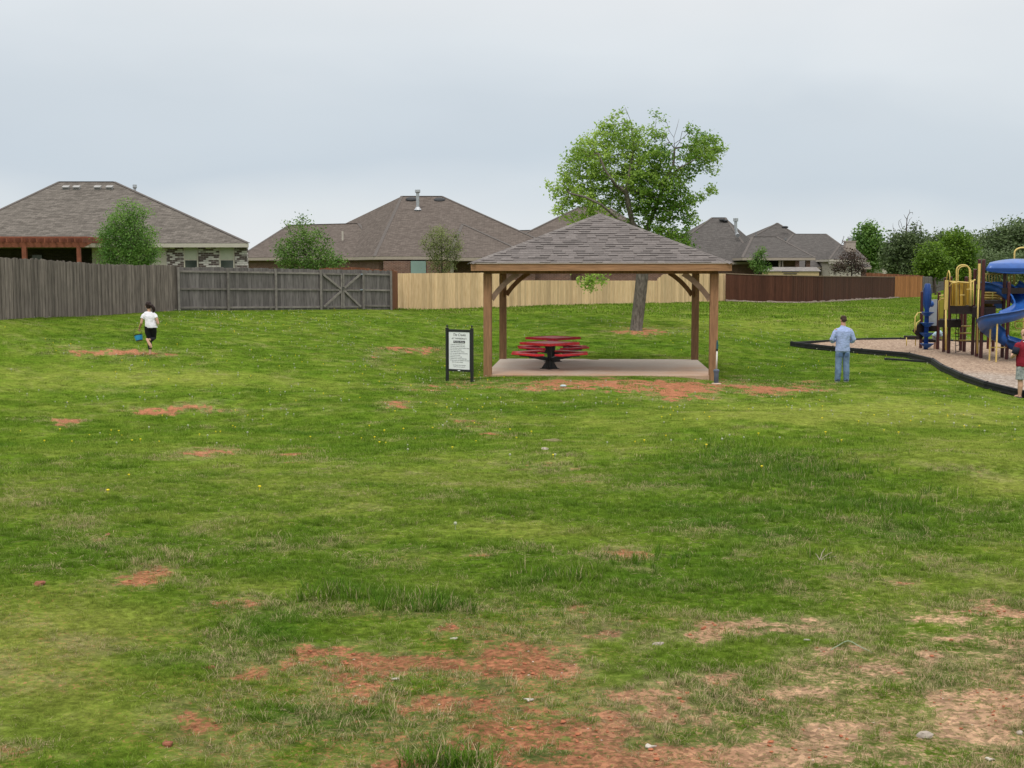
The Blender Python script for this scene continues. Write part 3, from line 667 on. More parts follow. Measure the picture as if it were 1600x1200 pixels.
# ---------------------------------------------------------------- picnic tables
RED = simple('red_coated_boards', (.66, .018, .035), .38, .3, 12, tone=.2, spec=.5); REDD = simple('red_coated_boards_dull', (.52, .02, .04), .5, .3, 10, tone=.2)
BLK = simple('black_powder_coat', (.012, .013, .014), .45, .2, 20, spec=.5)
def picnic(loc, rz, label, mat):
    t = empty('picnic_table', loc, rz, label, 'picnic table', 'red picnic tables under the pavilion')
    m = MB(); hs = .585
    for i in range(6): m.box((-hs + .0975 + i * .195, 0, .735), (.187, 2 * hs, .04), tone=rnd.random())
    m.box((0, -hs - .012, .732), (2 * hs + .05, .026, .07), .5); m.box((0, hs + .012, .732), (2 * hs + .05, .026, .07), .5)
    m.box((-hs - .012, 0, .732), (.026, 2 * hs, .07), .5); m.box((hs + .012, 0, .732), (.026, 2 * hs, .07), .5)
    m.build('tabletop', mat, t, bevel=.004)
    m = MB(); m.box((0, 0, .695), (.62, .62, .035)); m.box((0, 0, .70), (1.0, .06, .03)); m.box((0, 0, .699), (.06, 1.0, .03)); m.build('top_support', BLK, t)
    m = MB()
    m.tube([(0, 0, .02), (0, 0, .25), (0, 0, .69)], [.065, .065, .075], 8)
    for k in range(4):
        a = k * math.pi / 2 + math.pi / 4; dx, dy = math.cos(a), math.sin(a)
        m.add([(dx * .05 - dy * .006, dy * .05 + dx * .006, .30), (dx * .05 + dy * .006, dy * .05 - dx * .006, .30), (dx * .24 + dy * .006, dy * .24 - dx * .006, .012), (dx * .24 - dy * .006, dy * .24 + dx * .006, .012), (dx * .05 - dy * .006, dy * .05 + dx * .006, .012), (dx * .05 + dy * .006, dy * .05 - dx * .006, .012)],
              [(0, 1, 2, 3), (0, 3, 4), (1, 5, 2), (0, 4, 5, 1), (2, 5, 4, 3)])
        m.add([(dx * .04 - dy * .006, dy * .04 + dx * .006, .70), (dx * .04 + dy * .006, dy * .04 - dx * .006, .70), (dx * .16 + dy * .006, dy * .16 - dx * .006, .69), (dx * .16 - dy * .006, dy * .16 + dx * .006, .69), (dx * .05 - dy * .006, dy * .05 + dx * .006, .40), (dx * .05 + dy * .006, dy * .05 - dx * .006, .40)],
              [(0, 3, 2, 1), (0, 4, 3), (1, 2, 5), (0, 1, 5, 4), (2, 3, 4, 5)])
    m.box((0, 0, .008), (.56, .12, .014), m=Matrix.Rotation(math.pi / 4, 3, 'Z')); m.box((0, 0, .009), (.56, .12, .013), m=Matrix.Rotation(-math.pi / 4, 3, 'Z'))
    m.build('pedestal', BLK, t)
    for k in range(4):
        rm = Matrix.Rotation(k * math.pi / 2, 3, 'Z')
        m = MB(); m.beam(rm @ Vector((0, -.06, .27)), rm @ Vector((0, -.80, .40)), .06, .09); m.box(rm @ Vector((0, -.86, .41)), (.5, .2, .04), m=rm); m.build('seat_arm', BLK, t)
        m = MB(); m.box(rm @ Vector((0, -.80, .452)), (1.06, .135, .052), rnd.random(), rm); m.box(rm @ Vector((0, -.945, .452)), (1.06, .135, .052), rnd.random(), rm); m.build('seat', mat, t, bevel=.006)
    return t
t1 = P(858.5, 577, 36.9); t2 = P(864, 565.5, 39.7)
picnic((t1.x, 36.75, .002), R(43), 'red square picnic table on a black pedestal, the nearer of the two under the pavilion', RED)
picnic((t2.x, 39.6, .002), R(47), 'dull red square picnic table behind the nearer one, towards the back of the slab', REDD)

# ---------------------------------------------------------------- rules sign
PANEL = simple('sign_white', (.72, .75, .76), .4, .03); INK = simple('sign_ink', (.03, .03, .035), .6, .05); GREY = simple('sign_grey_ink', (.10, .11, .12), .6, .05)
sl_, sr_ = G(699, 33.4), G(737.5, 33.0)
d = (sr_ - sl_); rz = math.atan2(d.y, d.x)
SG = empty('rules_sign', ((sl_.x + sr_.x) / 2, (sl_.y + sr_.y) / 2, (sl_.z + sr_.z) / 2), rz, 'black framed white notice board with printed pavilion rules on two posts', 'sign')
SG.scale = (1, 1, 1.045); hwid = math.hypot(d.x, d.y) / 2; zt = 1.31
for sx in (-1, 1):
    m = MB(); m.box((sx * hwid, 0, zt / 2 - .2), (.062, .062, zt + .4)); m.box((sx * hwid, 0, zt + .01), (.078, .078, .02))
    m.tube([(sx * hwid, 0, zt + .02), (sx * hwid, 0, zt + .045)], .014, 8); m.ball((sx * hwid, 0, zt + .068), .027, 6); m.build('post', BLK, SG)
m = MB(); m.box((0, 0, 1.265), (2 * hwid - .064, .045, .055)); m.box((0, 0, .275), (2 * hwid - .064, .045, .055)); m.box((0, .012, .77), (2 * hwid - .06, .012, 1.0)); m.build('frame', BLK, SG)
for sx in (-1, 1):
    m = MB(); m.box((sx * (hwid - .045), 0, .77), (.03, .04, .935)); m.build('frame_rail', BLK, SG)
pnl = MB(); pw = 2 * hwid - .12; pnl.box((0, -.004, .765), (pw, .014, .93)); PN = pnl.build('panel', PANEL, SG)
m = MB(); m.box((0, -.014, .985), (.36, .004, .058)); m.build('title_bar', INK, PN)
def text(s, size, loc, mat, parent, shear=0, name='lettering', maxw=None, align='CENTER'):
    cu = bpy.data.curves.new('txt', 'FONT'); cu.body = s; cu.size = size; cu.align_x = align; cu.shear = shear; cu.extrude = .0008; cu.resolution_u = 3
    o = bpy.data.objects.new('txt', cu); C.objects.link(o); bpy.context.view_layer.update()
    me = bpy.data.meshes.new_from_object(o.evaluated_get(bpy.context.evaluated_depsgraph_get())); bpy.data.objects.remove(o)
    me.materials.clear(); me.materials.append(mat)
    t = bpy.data.objects.new(name, me); C.objects.link(t); t.parent = parent; t.location = loc; t.rotation_euler = (math.pi / 2, 0, 0)
    if maxw:
        w = max(v.co.x for v in me.vertices) - min(v.co.x for v in me.vertices)
        if w > maxw or align == 'CENTER': t.scale = (maxw / w, 1, 1)
    return t
text('The Creeks', .095, (0, -.0125, 1.13), INK, PN, .35, maxw=.39)
text('AT WIMBERLEY', .058, (0, -.0125, 1.048), INK, PN, 0, maxw=.47)
text('Pavilion Rules', .052, (0, -.0175, .968), PANEL, PN, 0, maxw=.32)
lines = ['1. Clean up everything after use', '2. No glass containers permitted', '3. Do not climb or play on pavilion frame', '4. No loud noise allowed', '5. Keep tables clean at all times', '6. Do not remove tables from pavilion', '7. No alcoholic drinks', '8. Pets must be on a leash', '9. Pavilion is for residents, 8am-9pm', '10. Reservations are posted on the board', '      when the area is rented']
for i, s_ in enumerate(lines): text(s_, .036, (-pw / 2 + .03, -.0125, .905 - i * .0435), GREY, PN, 0, name='rule_line', maxw=pw - .05, align='LEFT')
text('The Wimberley Owners Association', .03, (0, -.0125, .395), GREY, PN, .2, name='rule_line', maxw=.40)
text('Thank you for your cooperation', .03, (0, -.0125, .355), GREY, PN, .2, name='rule_line', maxw=.36)
m = MB(); m.box((0, -.026, .275), (.07, .006, .022)); m.build('maker_plate', PANEL, SG)

# ---------------------------------------------------------------- sleeve and pipe beside the post
pb = G(1119, 33.6)
PV = empty('water_standpipe', pb, 0, 'white pipe rising from a blue-grey capped sleeve beside the front right pavilion post', 'pipe')
SLV = simple('blue_grey_sleeve', (.10, .125, .17), .5, .15, 9); PVC = simple('white_pipe', (.62, .60, .56), .45, .06); TEAL = simple('teal_valve', (.03, .10, .12), .5, .2)
m = MB(); m.tube([(0, 0, -.2), (0, 0, .25), (0, 0, .27), (0, 0, .30), (0, 0, .33), (0, 0, .36), (0, 0, .38)], [.062, .062, .064, .07, .08, .075, .03], 16); m.build('sleeve', SLV, PV, smooth=True)
m = MB(); m.tube([(0, 0, .36), (.01, 0, .86)], .022, 10); m.build('pipe', PVC, PV, smooth=True)
m = MB(); m.tube([(.01, 0, .86), (.011, 0, .91)], .032, 10); m.build('collar', BLK, PV)
m = MB(); m.tube([(.012, 0, .91), (.014, 0, 1.08), (.012, 0, 1.14)], [.024, .026, .012], 10); m.box((.015, -.01, 1.0), (.05, .02, .05)); m.build('valve', TEAL, PV)
m = MB(); m.ball((0, 0, -.01), (.14, .12, .03), 6); m.build('footing', cm, PV)

# ================================================================ FENCES
GREYW = simple('weathered_grey_cedar', (.165, .138, .124), .9, .42, 5, (3, 3, .35), tone=.42, bump=.35, bscale=30)
GREYW2 = simple('blue_grey_cedar', (.150, .136, .134), .9, .35, 5, (3, 3, .35), tone=.28, bump=.35, bscale=30)
GRAIL = simple('grey_rail_lumber', (.19, .172, .160), .9, .25, 6, tone=.2)
PINE = simple('new_pine_picket', (.66, .455, .25), .8, .17, 5, (4, 4, .4), tone=.24, c2=(.72, .53, .32), bump=.15)
BROWN = simple('dark_brown_stained_picket', (.075, .030, .018), .75, .2, 5, (3, 3, .35), tone=.3)
ORNG = simple('orange_cedar_picket', (.33, .145, .055), .8, .2, 5, (3, 3, .4), tone=.25)
REDC = simple('red_cedar_picket', (.20, .085, .045), .85, .3, 5, (3, 3, .4), tone=.3)
def fence(name, pts, mat, label, cat='fence', pw=.14, gap=.004, th=.018, hj=.02, rails=None, railmat=None, post_every=None, seed=1, group=None, wtop=None, dark=.0, lean=.0):
    """pts: list of (ground xyz, top z). pickets follow the polyline."""
    g_ = random.Random(seed); base = pts[0][0]
    root = empty(name, tuple(base), 0, label, cat, group)
    segs = [((b_[0] - a[0]).to_2d().length if False else math.hypot(b_[0].x - a[0].x, b_[0].y - a[0].y)) for a, b_ in zip(pts, pts[1:])]
    tot = sum(segs)
    def at_(s_):
        for k, L_ in enumerate(segs):
            if s_ <= L_ or k == len(segs) - 1:
                t = s_ / L_; a, b_ = pts[k], pts[k + 1]
                return a[0].lerp(b_[0], t), a[1] + (b_[1] - a[1]) * t, math.atan2(b_[0].y - a[0].y, b_[0].x - a[0].x)
            s_ -= L_
    m = MB(); s_ = 0; low = .5
    while s_ < tot - .02:
        p, zt_, an = at_(min(tot, s_ + pw / 2)); w = pw * g_.uniform(1.045, 1.09); rm = Matrix.Rotation(an, 3, 'Z')
        top = zt_ + g_.uniform(-hj, hj); bot = p.z - .25; hh = top - bot; c = .018
        low += (g_.random() - low) * .75
        vs = [Vector((x, y, z)) for y in (-th / 2, th / 2) for x, z in ((-w / 2, 0), (w / 2, 0), (w / 2, hh - c), (w / 2 - c, hh), (-w / 2 + c, hh), (-w / 2, hh - c))]
        off = (.006 if len(m.t) // 8 % 2 else -.006) + g_.uniform(-.002, .002); tl = g_.uniform(-lean, lean)
        vs = [rm @ Vector((v.x + tl * v.z, v.y + off, v.z)) + Vector((p.x, p.y, bot)) for v in vs]
        m.add(vs, [(0, 1, 2, 3, 4, 5), (11, 10, 9, 8, 7, 6)] + [(i, i + 6, (i + 1) % 6 + 6, (i + 1) % 6) for i in range(6)], low)
        s_ += pw + gap + (g_.random() < .04) * .008
    m.build('pickets', mat, root, world=True)
    if rails:
        for hgt, side in rails:
            m = MB(); s_ = 0
            while s_ < tot - .1:
                s2 = min(tot, s_ + 2.4); a, za_, an = at_(s_ + .001); b_, zb_, _ = at_(s2 - .001); nrm = Vector((math.sin(an), -math.cos(an), 0)) * side
                m.beam(a + nrm * .032 + Vector((0, 0, (za_ - a.z) * hgt)), b_ + nrm * .032 + Vector((0, 0, (zb_ - b_.z) * hgt)), .038, .085, tone=g_.random()); s_ = s2
            m.build('rail', railmat or mat, root, world=True)
    if post_every:
        for s_ in post_every:
            a, za_, an = at_(min(tot - .05, max(.05, s_ * tot))); nrm = Vector((math.sin(an), -math.cos(an), 0)); m = MB(); rm = Matrix.Rotation(an, 3, 'Z')
            m.box(a + nrm * .085 + Vector((0, 0, (za_ - a.z) / 2 - .1)), (.092, .062, za_ - a.z + .18), g_.random(), rm); m.build('post', railmat or mat, root, world=True)
    return root
def fp(px, d, ytop=None, h=1.83):
    g_ = G(px, d); return (g_, P(px, ytop, d).z if ytop else g_.z + h)
fence('plank_fence', [fp(-330, 31.5, 398), fp(-120, 35, 401), fp(0, 38, 403), fp(60, 41, 404.5), fp(100, 43.3, 408), fp(150, 46.3, 412), fp(210, 49.5, 414), fp(276.3, 52.45, 414.5)], GREYW, 'weathered grey board fence without visible rails, behind the running girl at the left edge', hj=.025, seed=2, lean=.004)
fr_ = fence('rail_fence', [fp(276.5, 52.5, 417), fp(354, 54, 418), fp(431, 55.6, 419.5), fp(502, 57, 421)], GREYW2, 'weathered grey fence with horizontal rails facing the park, left of the double gate', rails=[(.90, 1), (.50, 1), (.07, 1)], railmat=GRAIL, post_every=[.005, .335, .67, .995], seed=4)
# corner board
ga, gb = fp(503, 57.05, 421), fp(564, 58.6, 421.5)
fence('short_rail_fence', [fp(565, 58.6, 422), fp(611, 59.7, 423)], GREYW2, 'short weathered grey railed bay between the double gate and the pale fence', rails=[(.90, 1), (.50, 1), (.10, 1)], railmat=GRAIL, post_every=[.01, .985], seed=5)
# double gate
GT = fence('double_gate', [ga, gb], GREYW2, 'weathered grey wooden double gate with diagonal braces meeting in the middle', 'gate', seed=6, hj=.01)
a0, b0 = ga[0], gb[0]; nn = Vector((b0.y - a0.y, -(b0.x - a0.x), 0)).normalized()
def gp(t, h): return a0.lerp(b0, t) + nn * .045 + Vector((0, 0, h))
for t0, t1_, ha, hb in ((.03, .47, 1.55, .93), (.03, .47, .13, .83), (.97, .55, 1.6, .97), (.97, .55, .13, .85)):
    m = MB(); m.beam(gp(t0, ha) + nn * .03, gp(t1_, hb) + nn * .03, .03, .095, tone=1); m.build('brace', GRAIL, GT, world=True)
for t0, t1_ in ((.0, .49), (.52, 1)):
    for hh in (.13, .88, 1.6):
        m = MB(); m.beam(gp(t0, hh), gp(t1_, hh), .035, .085, tone=.5); m.build('rail', GRAIL, GT, world=True)
for t in (.48, .53):
    m = MB(); m.beam(gp(t, .06) + nn * .02, gp(t, 1.58) + nn * .02, .08, .03, up=nn, tone=.9); m.build('stile', GRAIL, GT, world=True)
m = MB(); m.box(gp(.505, .98) + nn * .05, (.16, .02, .04)); m.box(gp(.505, .9) + nn * .05, (.03, .03, .1)); m.build('latch', BLK, GT, world=True)
for hh in (.9, 1.6):
    m = MB(); m.box(gp(.985, hh) + nn * .05, (.12, .012, .05)); m.build('hinge', simple('hinge_steel', (.25, .30, .34), .4, .2), GT, world=True)
# return board: red side fence seen edge on at the junction
fence('side_fence', [fp(613, 59.9, 421), fp(621, 64.6, 424.5)], REDC, 'narrow reddish side fence seen almost edge-on between the grey bay and the pale fence', seed=8)
fence('back_cedar_fence', [(P(500, 480, 62), P(500, 419, 62).z), (P(555, 480, 63.5), P(555, 417.5, 63.5).z), (P(617, 480, 65.2), P(617, 423.5, 65.2).z)], REDC, 'reddish brown fence whose top shows above the grey double gate', seed=9)
fence('new_picket_fence', [fp(622, 65, 427), fp(786, 67.2, 426)], PINE, 'tall bay of new pale yellow picket fence beside the grey gate bay', seed=10, hj=.006, pw=.137, gap=.003)
fence('low_picket_fence', [fp(787, 67.3, 438), fp(1026, 78, 438.5)], PINE, 'lower run of new pale picket fence seen through the pavilion behind the tree', seed=11, hj=.006, pw=.137, gap=.003)
fence('far_picket_fence', [fp(1027, 78, 436.5), fp(1029, 78.1, 434), fp(1032, 78.2, 432), fp(1036, 78.5, 428.5), fp(1060, 80, 427.5), fp(1133, 86, 427.5)], PINE, 'raised right-hand run of new pale picket fence ending at the dark brown fence', seed=12, hj=.006, pw=.137, gap=.003)
bf = [fp(1133.5, 85.6, 427.8), fp(1185, 85.2, 430), fp(1235, 85, 431), fp(1285, 88.5, 432), fp(1335, 98, 432.6), fp(1397.5, 113.5, 433.2)]
fence('brown_fence', bf, BROWN, 'long dark brown stained fence with a light cap board behind the blue-shirted man', seed=13, hj=.006, pw=.14)
CAPW = simple('cap_board', (.23, .17, .12), .8, .2)
m = MB()
for (a, za_), (b_, zb_) in zip(bf, bf[1:]): m.beam((a.x, a.y, za_ + .02), (b_.x, b_.y, zb_ + .02), .1, .05)
o = m.build('cap_board', CAPW, bpy.data.objects['brown_fence'], world=True)
EDG = simple('edging_stone', (.13, .095, .075), .95, .5, 14, c2=(.33, .27, .22))
epts = []
for (a, _), (b_, _) in zip(bf, bf[1:]):
    nrm = Vector((b_.y - a.y, a.x - b_.x, 0)).normalized(); k = int((b_ - a).length / .3)
    for i in range(k): p = a.lerp(b_, i / k) + nrm * (.35 + .12 * rnd.random()); epts.append(Vector((p.x, p.y, H(p.x, p.y) + rnd.uniform(-.01, .05))))
m = MB(); m.tube(epts, [rnd.uniform(.09, .17) for _ in epts], 6)
tag(m.build('stone_edging', EDG), 'low row of dark edging stones along the foot of the brown fence', 'edging')
fence('orange_fence', [fp(1398, 113.6, 431.5), fp(1439.5, 117, 432)], ORNG, 'bright orange-brown picket fence between the dark brown fence and the playground', seed=15, hj=.01)
fence('far_red_fence', [(P(1350, 470, 121), P(1350, 426, 121).z), (P(1442, 470, 125), P(1442, 430.5, 125).z)], REDC, 'reddish fence top rising behind the orange fence', seed=16, hj=.02)
fence('far_grey_fence', [fp(1441, 119, 432), fp(1476, 140, 434)], GREYW2, 'far dark grey fence between the orange fence and the trees', seed=17, hj=.03)

# ================================================================ HOUSES
def roofmat(name, c, c2): return brickmat(name, c, c2, tuple(v * .62 for v in c), .32, .15, .006, var=.28, rough=.95, vs=4.5)
RA = roofmat('weathered_wood_shingle', (.095, .085, .074), (.165, .148, .130)); RB = roofmat('brown_shingle', (.100, .083, .072), (.140, .118, .103)); RC = roofmat('dark_grey_shingle', (.078, .072, .068), (.110, .102, .096))
RIDGE = simple('ridge_cap', (.110, .098, .090), .95, .25, 12)
BR_W = brickmat('whitewashed_brick', (.56, .53, .51), (.10, .075, .072), (.30, .27, .26), .25, .088, .010, bias=0., var=.25, hard=.42)
BR_R = brickmat('red_brown_brick', (.20, .105, .075), (.13, .065, .05), (.25, .20, .17), .22, .078, .010, var=.25)
CREAM = simple('cream_trim', (.44, .41, .35), .7, .08); TAN = simple('tan_trim', (.33, .285, .235), .7, .1); SIDING = simple('pale_siding', (.46, .43, .36), .7, .06)
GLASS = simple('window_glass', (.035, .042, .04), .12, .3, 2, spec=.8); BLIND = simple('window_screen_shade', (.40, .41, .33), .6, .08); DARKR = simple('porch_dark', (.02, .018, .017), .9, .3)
METAL = simple('galvanised_vent', (.42, .44, .46), .4, .15, 8, metal=.6); VENTD = simple('dark_vent', (.04, .042, .045), .6, .2)
def roofpart(root, faces, mat, fas, name='roof', ridge=True, eave_h=.2):
    """faces: world polygons (outer, counter-clockwise from above)"""
    m = MB()
    for f in faces: m.add(f, [tuple(range(len(f)))])
    ro = m.build(name, mat, root, world=True, uv=True)
    return ro
def hiproof(root, FL, FR, BR, BL, R0, R1, mat, trim, walls=None, wallmat=None, gy=None, inset=.45, axis='x'):
    FL, FR, BR, BL, R0, R1 = map(Vector, (FL, FR, BR, BL, R0, R1))
    if axis == 'x': faces = [(FL, FR, R1, R0), (BR, BL, R0, R1), (BL, FL, R0), (FR, BR, R1)]; hips = [(FL, R0), (FR, R1)]
    else: faces = [(FL, FR, R0), (FR, BR, R1, R0), (BR, BL, R1), (BL, FL, R0, R1)]; hips = [(FL, R0), (FR, R0)]
    ro = roofpart(root, faces, mat, trim)
    m = MB()
    for a, b_ in hips + [(R0, R1)]:
        if (b_ - a).length > .1:
            u = Vector((0, 0, .02)); m.beam(a + u * .4, b_ + u * .4, .2, .02)
    m.build('ridge_cap', mat_ridge(mat), ro, world=False) if False else None
    rc = m.build('ridge_cap', RIDGE, root, world=True); rc.parent = ro; rc.matrix_parent_inverse = Matrix()
    # fascia + soffit
    m = MB(); cs = [FL, FR, BR, BL]; cen = sum(cs, Vector()) / 4
    for a, b_ in zip(cs, cs[1:] + cs[:1]):
        m.beam(a + Vector((0, 0, -.11)), b_ + Vector((0, 0, -.11)), .03, .19)
    low = [c + Vector((0, 0, -.195)) for c in cs]; m.add(low, [(3, 2, 1, 0)])
    m.build('fascia', trim, root, world=True)
    if wallmat:
        ins = []
        for c in cs:
            v = (cen - c); v.z = 0; ins.append(c + v.normalized() * inset * 1.35)
        m = MB(); zt_ = min(c.z for c in cs) - .2; zb = (gy if gy is not None else zt_ - 2.9)
        vs = [(p.x, p.y, zb) for p in ins] + [(p.x, p.y, zt_) for p in ins]
        m.add(vs, [(0, 1, 5, 4), (1, 2, 6, 5), (2, 3, 7, 6), (3, 0, 4, 7)]); m.build('wall', wallmat, root, world=True, uv=True)
        return ro, ins, zb, zt_
    return ro, None, None, None
def V(p, dx=0, dy=0, dz=0): return Vector((p.x + dx, p.y + dy, p.z + dz))
def ventpipe(root, px, ybase, ytop, d, r=.09, mat=None, cap=True, name='vent_pipe'):
    a = P(px, ybase, d); b_ = P(px, ytop, d); mat = mat or METAL; m = MB(); h = b_.z - a.z
    m.tube([a - Vector((0, 0, .3)), Vector((a.x, a.y, b_.z - .05))], r, 10)
    if cap: m.tube([Vector((a.x, a.y, b_.z - .22)), Vector((a.x, a.y, b_.z - .16)), Vector((a.x, a.y, b_.z))], [r * 1.2, r * 1.7, r * 1.6], 10)
    if cap: m.tube([a - Vector((0, 0, .1)), a + Vector((0, 0, .12))], [r * 2.4, r * 1.1], 10)
    m.build(name, mat, root, world=True)

# House A ------------------------------------------------------------
HA = empty('house', (-20, 68, 1.2), 0, 'brick house at far left with a broad weathered shingle roof and four square roof vents', 'house')
eA = P(388, 379.8, 62); FR = Vector((eA.x, 62, eA.z)); FL = Vector(((-105 - 800) / F * 62, 62, eA.z)); R0 = P(93, 284, 71.5); R1 = P(178, 287.5, 71.5); R1.z = R0.z
ro, ins, zb, zt_ = hiproof(HA, FL, FR, Vector((-17.3, 80, eA.z)), Vector((-32.5, 80, eA.z)), R0, R1, RA, CREAM)
def onroof(px, t):  # point on house A front slope
    x = (px - 800) / F * 66; s = 1 - t; y = 62 + 9.5 * s; return Vector(((px - 800) / F * y, y, eA.z + (R0.z - eA.z) * s))
for i, px in enumerate((105.5, 122, 154.5, 173)):
    p = P(px, 292 if i in (0,) else 292.6, 71.0); s = (p.y - 62) / 9.5; p = onroof(px + 4.5, .135)
    m = MB(); rm = Matrix.Rotation(R(20), 3, 'X'); m.box(p + Vector((0, -.04, .12)), (.36, .3, .07), .5, rm); m.box(p + Vector((0, 0, .05)), (.30, .26, .14), .5, rm); v_ = m.build('roof_vent', simple('grey_vent_hood', (.33, .33, .32), .6, .1) if i == 0 else bpy.data.materials['grey_vent_hood'], HA, world=True)
    m = MB(); m.box(p + Vector((0, -.15, .055)), (.29, .02, .09), .5, rm); q_ = m.build('vent_slot', VENTD, HA, world=True); q_.parent = v_
ventpipe(HA, 210.8, 303, 288.5, 73, .07)
# wall pieces of the right wing
yw = 62.5; zt_ = eA.z - .2; zb = 1.0
def wx(px, y=yw): return (px - 800) / F * y
def wallpanel(root, name, px0, px1, mat, y=yw, z0=None, z1=None, th=.3, uv=True):
    m = MB(); a, b_ = wx(px0, y), wx(px1, y); z0 = zb if z0 is None else z0; z1 = zt_ if z1 is None else z1
    m.box(((a + b_) / 2, y + th / 2, (z0 + z1) / 2), (b_ - a, th, z1 - z0)); return m.build(name, mat, root, world=True, uv=uv)
wallpanel(HA, 'brick_wall', 263, 388, BR_W)
wallpanel(HA, 'siding_wall', 240, 262.8, SIDING, y=yw + .02)
def zpx(y_, d): return P(800, y_, d).z
for a, b_ in ((289.5, 312), (345, 368.5)):
    f = wallpanel(HA, 'window', a, b_, SIDING, y=yw - .06, z0=zpx(440, 62.4), z1=zpx(384.6, 62.4), th=.05)
    g_ = wallpanel(HA, 'shade', a + 2, b_ - 2, BLIND, y=yw - .075, z0=zpx(405, 62.4), z1=zpx(386.5, 62.4), th=.01); g_.parent = f
    g_ = wallpanel(HA, 'pane', a + 2, b_ - 2, GLASS, y=yw - .075, z0=zpx(438, 62.4), z1=zpx(406.8, 62.4), th=.01); g_.parent = f
    m = MB(); m.box((wx(b_ - .6), yw - .09, (zpx(440, 62.4) + zpx(385, 62.4)) / 2), (.04, .03, zpx(385, 62.4) - zpx(440, 62.4))); g_ = m.build('frame', CREAM, HA, world=True); g_.parent = f
# recessed patio
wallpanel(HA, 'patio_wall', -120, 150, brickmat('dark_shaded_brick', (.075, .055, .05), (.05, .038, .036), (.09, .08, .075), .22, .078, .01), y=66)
wallpanel(HA, 'side_wall', 147, 160, SIDING, y=yw + .5)
wallpanel(HA, 'siding_wall', 160, 240, SIDING, y=yw + .3)
m = MB(); m.beam((wx(388) - .2, yw + .35, (zb + zt_) / 2), (-17.2, 79, (zb + zt_) / 2), .3, zt_ - zb); m.build('brick_wall', BR_W, HA, world=True, uv=True)
m = MB(); m.beam((-31.5, 79, (zb + zt_) / 2), (-17.4, 79, (zb + zt_) / 2), .3, zt_ - zb - .01); m.build('brick_wall', BR_W, HA, world=True, uv=True)
f = wallpanel(HA, 'patio_window', 54, 69, simple('dull_glass', (.06, .075, .07), .15, .2, 2, spec=.7), y=65.9, z0=zpx(430, 65), z1=zpx(398, 65), th=.06)
# Pergola ------------------------------------------------------------
PG = empty('pergola', (wx(60, 59), 59, 1.2), 0, 'red-brown stained timber pergola attached to the patio of the far left house', 'pergola')
PW = simple('red_stained_timber', (.21, .072, .042), .7, .25, 4, tone=.15)
yb = 58.5; zbt, zbb = zpx(379, yb), zpx(386.5, yb)
m = MB(); m.add([(wx(-160, yb), yb - .03, zbb), (wx(135, yb), yb - .03, zbb), (wx(147, yb), yb - .03, zbt - .02), (wx(147, yb), yb - .03, zbt), (wx(-160, yb), yb - .03, zbt)] + [(wx(-160, yb), yb + .03, zbb), (wx(135, yb), yb + .03, zbb), (wx(147, yb), yb + .03, zbt - .02), (wx(147, yb), yb + .03, zbt), (wx(-160, yb), yb + .03, zbt)],
      [(0, 1, 2, 3, 4), (9, 8, 7, 6, 5), (0, 5, 6, 1), (1, 6, 7, 2), (2, 7, 8, 3), (3, 8, 9, 4), (4, 9, 5, 0)]); m.build('beam', PW, PG, world=True)
for px in (-150, -54, 42, 126.5):
    m = MB(); m.box((wx(px, yb), yb + .02, (zbb + 1.0) / 2), (.2 if px < 100 else .16, .16, zbb - 1.0), .5); m.build('post', PW, PG, world=True)
for k in range(26):
    px = 138 - k * 11.7
    m = MB(); m.beam((wx(px, yb) , yb - .45, zbt + .1), (wx(px, yb), 62.6, zbt + .14), .05, .19, tone=rnd.random()); m.build('rafter', PW, PG, world=True)
for k in range(10):
    m = MB(); m.beam((wx(-160, yb), yb + .05 + k * .42, zbt + .245), (wx(140, yb), yb + .05 + k * .42, zbt + .245), .05, .06, tone=.6); m.build('slat', PW, PG, world=True)

# House B ------------------------------------------------------------
HB = empty('house', (-6, 90, 1.0), 0, 'brown-roofed brick house with a tall metal flue between two dark oval roof vents', 'house')
F0 = P(585, 400.5, 80); L0 = P(392, 402.5, 101); FRb = P(900, 403, 80); FRb.z = F0.z; L0.z = F0.z; R0 = P(628, 306.5, 91); R1 = P(690, 308, 91); R1.z = R0.z
hiproof(HB, F0, FRb, Vector((5.5, 102, F0.z)), Vector((L0.x + 1, 104, F0.z)), R0, R1, RB, TAN, wallmat=BR_R, gy=.5)
bfl = P(372, 402.5, 90); bfr = P(600, 402, 82.5); ra, rb_ = P(452, 351.5, 95), P(560, 349, 92)
hiproof(HB, Vector((bfl.x, bfl.y, bfl.z)), Vector((bfr.x, bfr.y, F0.z)), Vector((bfr.x, 100, F0.z)), Vector((bfl.x + 1, 101, bfl.z)), ra, rb_, RB, TAN, wallmat=BR_R, gy=.5)
f1, f2, rp, rp2 = P(700, 402, 78), P(838, 402, 78), P(723, 350, 84.5), P(724, 350, 90)
f1.z = f2.z = P(800, 402.3, 78).z
hiproof(HB, f1, f2, Vector((f2.x, 92, f1.z)), Vector((f1.x - .2, 92, f1.z)), rp, rp2, RB, TAN, axis='y')
zt_ = f1.z - .2; zb = .5
wallpanel(HB, 'brick_wall', 600, 642, BR_R, y=79.9); 
f = wallpanel(HB, 'patio_glass', 642.5, 666, simple('greenish_glass', (.20, .29, .26), .25, .12, 1, spec=.6), y=79.8)
wallpanel(HB, 'brick_wall', 666.5, 706, BR_R, y=79.9)
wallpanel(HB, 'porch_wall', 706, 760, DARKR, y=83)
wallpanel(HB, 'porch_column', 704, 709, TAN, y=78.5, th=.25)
wallpanel(HB, 'brick_wall', 760, 836, BR_R, y=78.6)
m = MB()
for px in (722, 727, 733): m.box((wx(px, 82.9), 82.85, zpx(416, 82)), (.1, .05, .5))
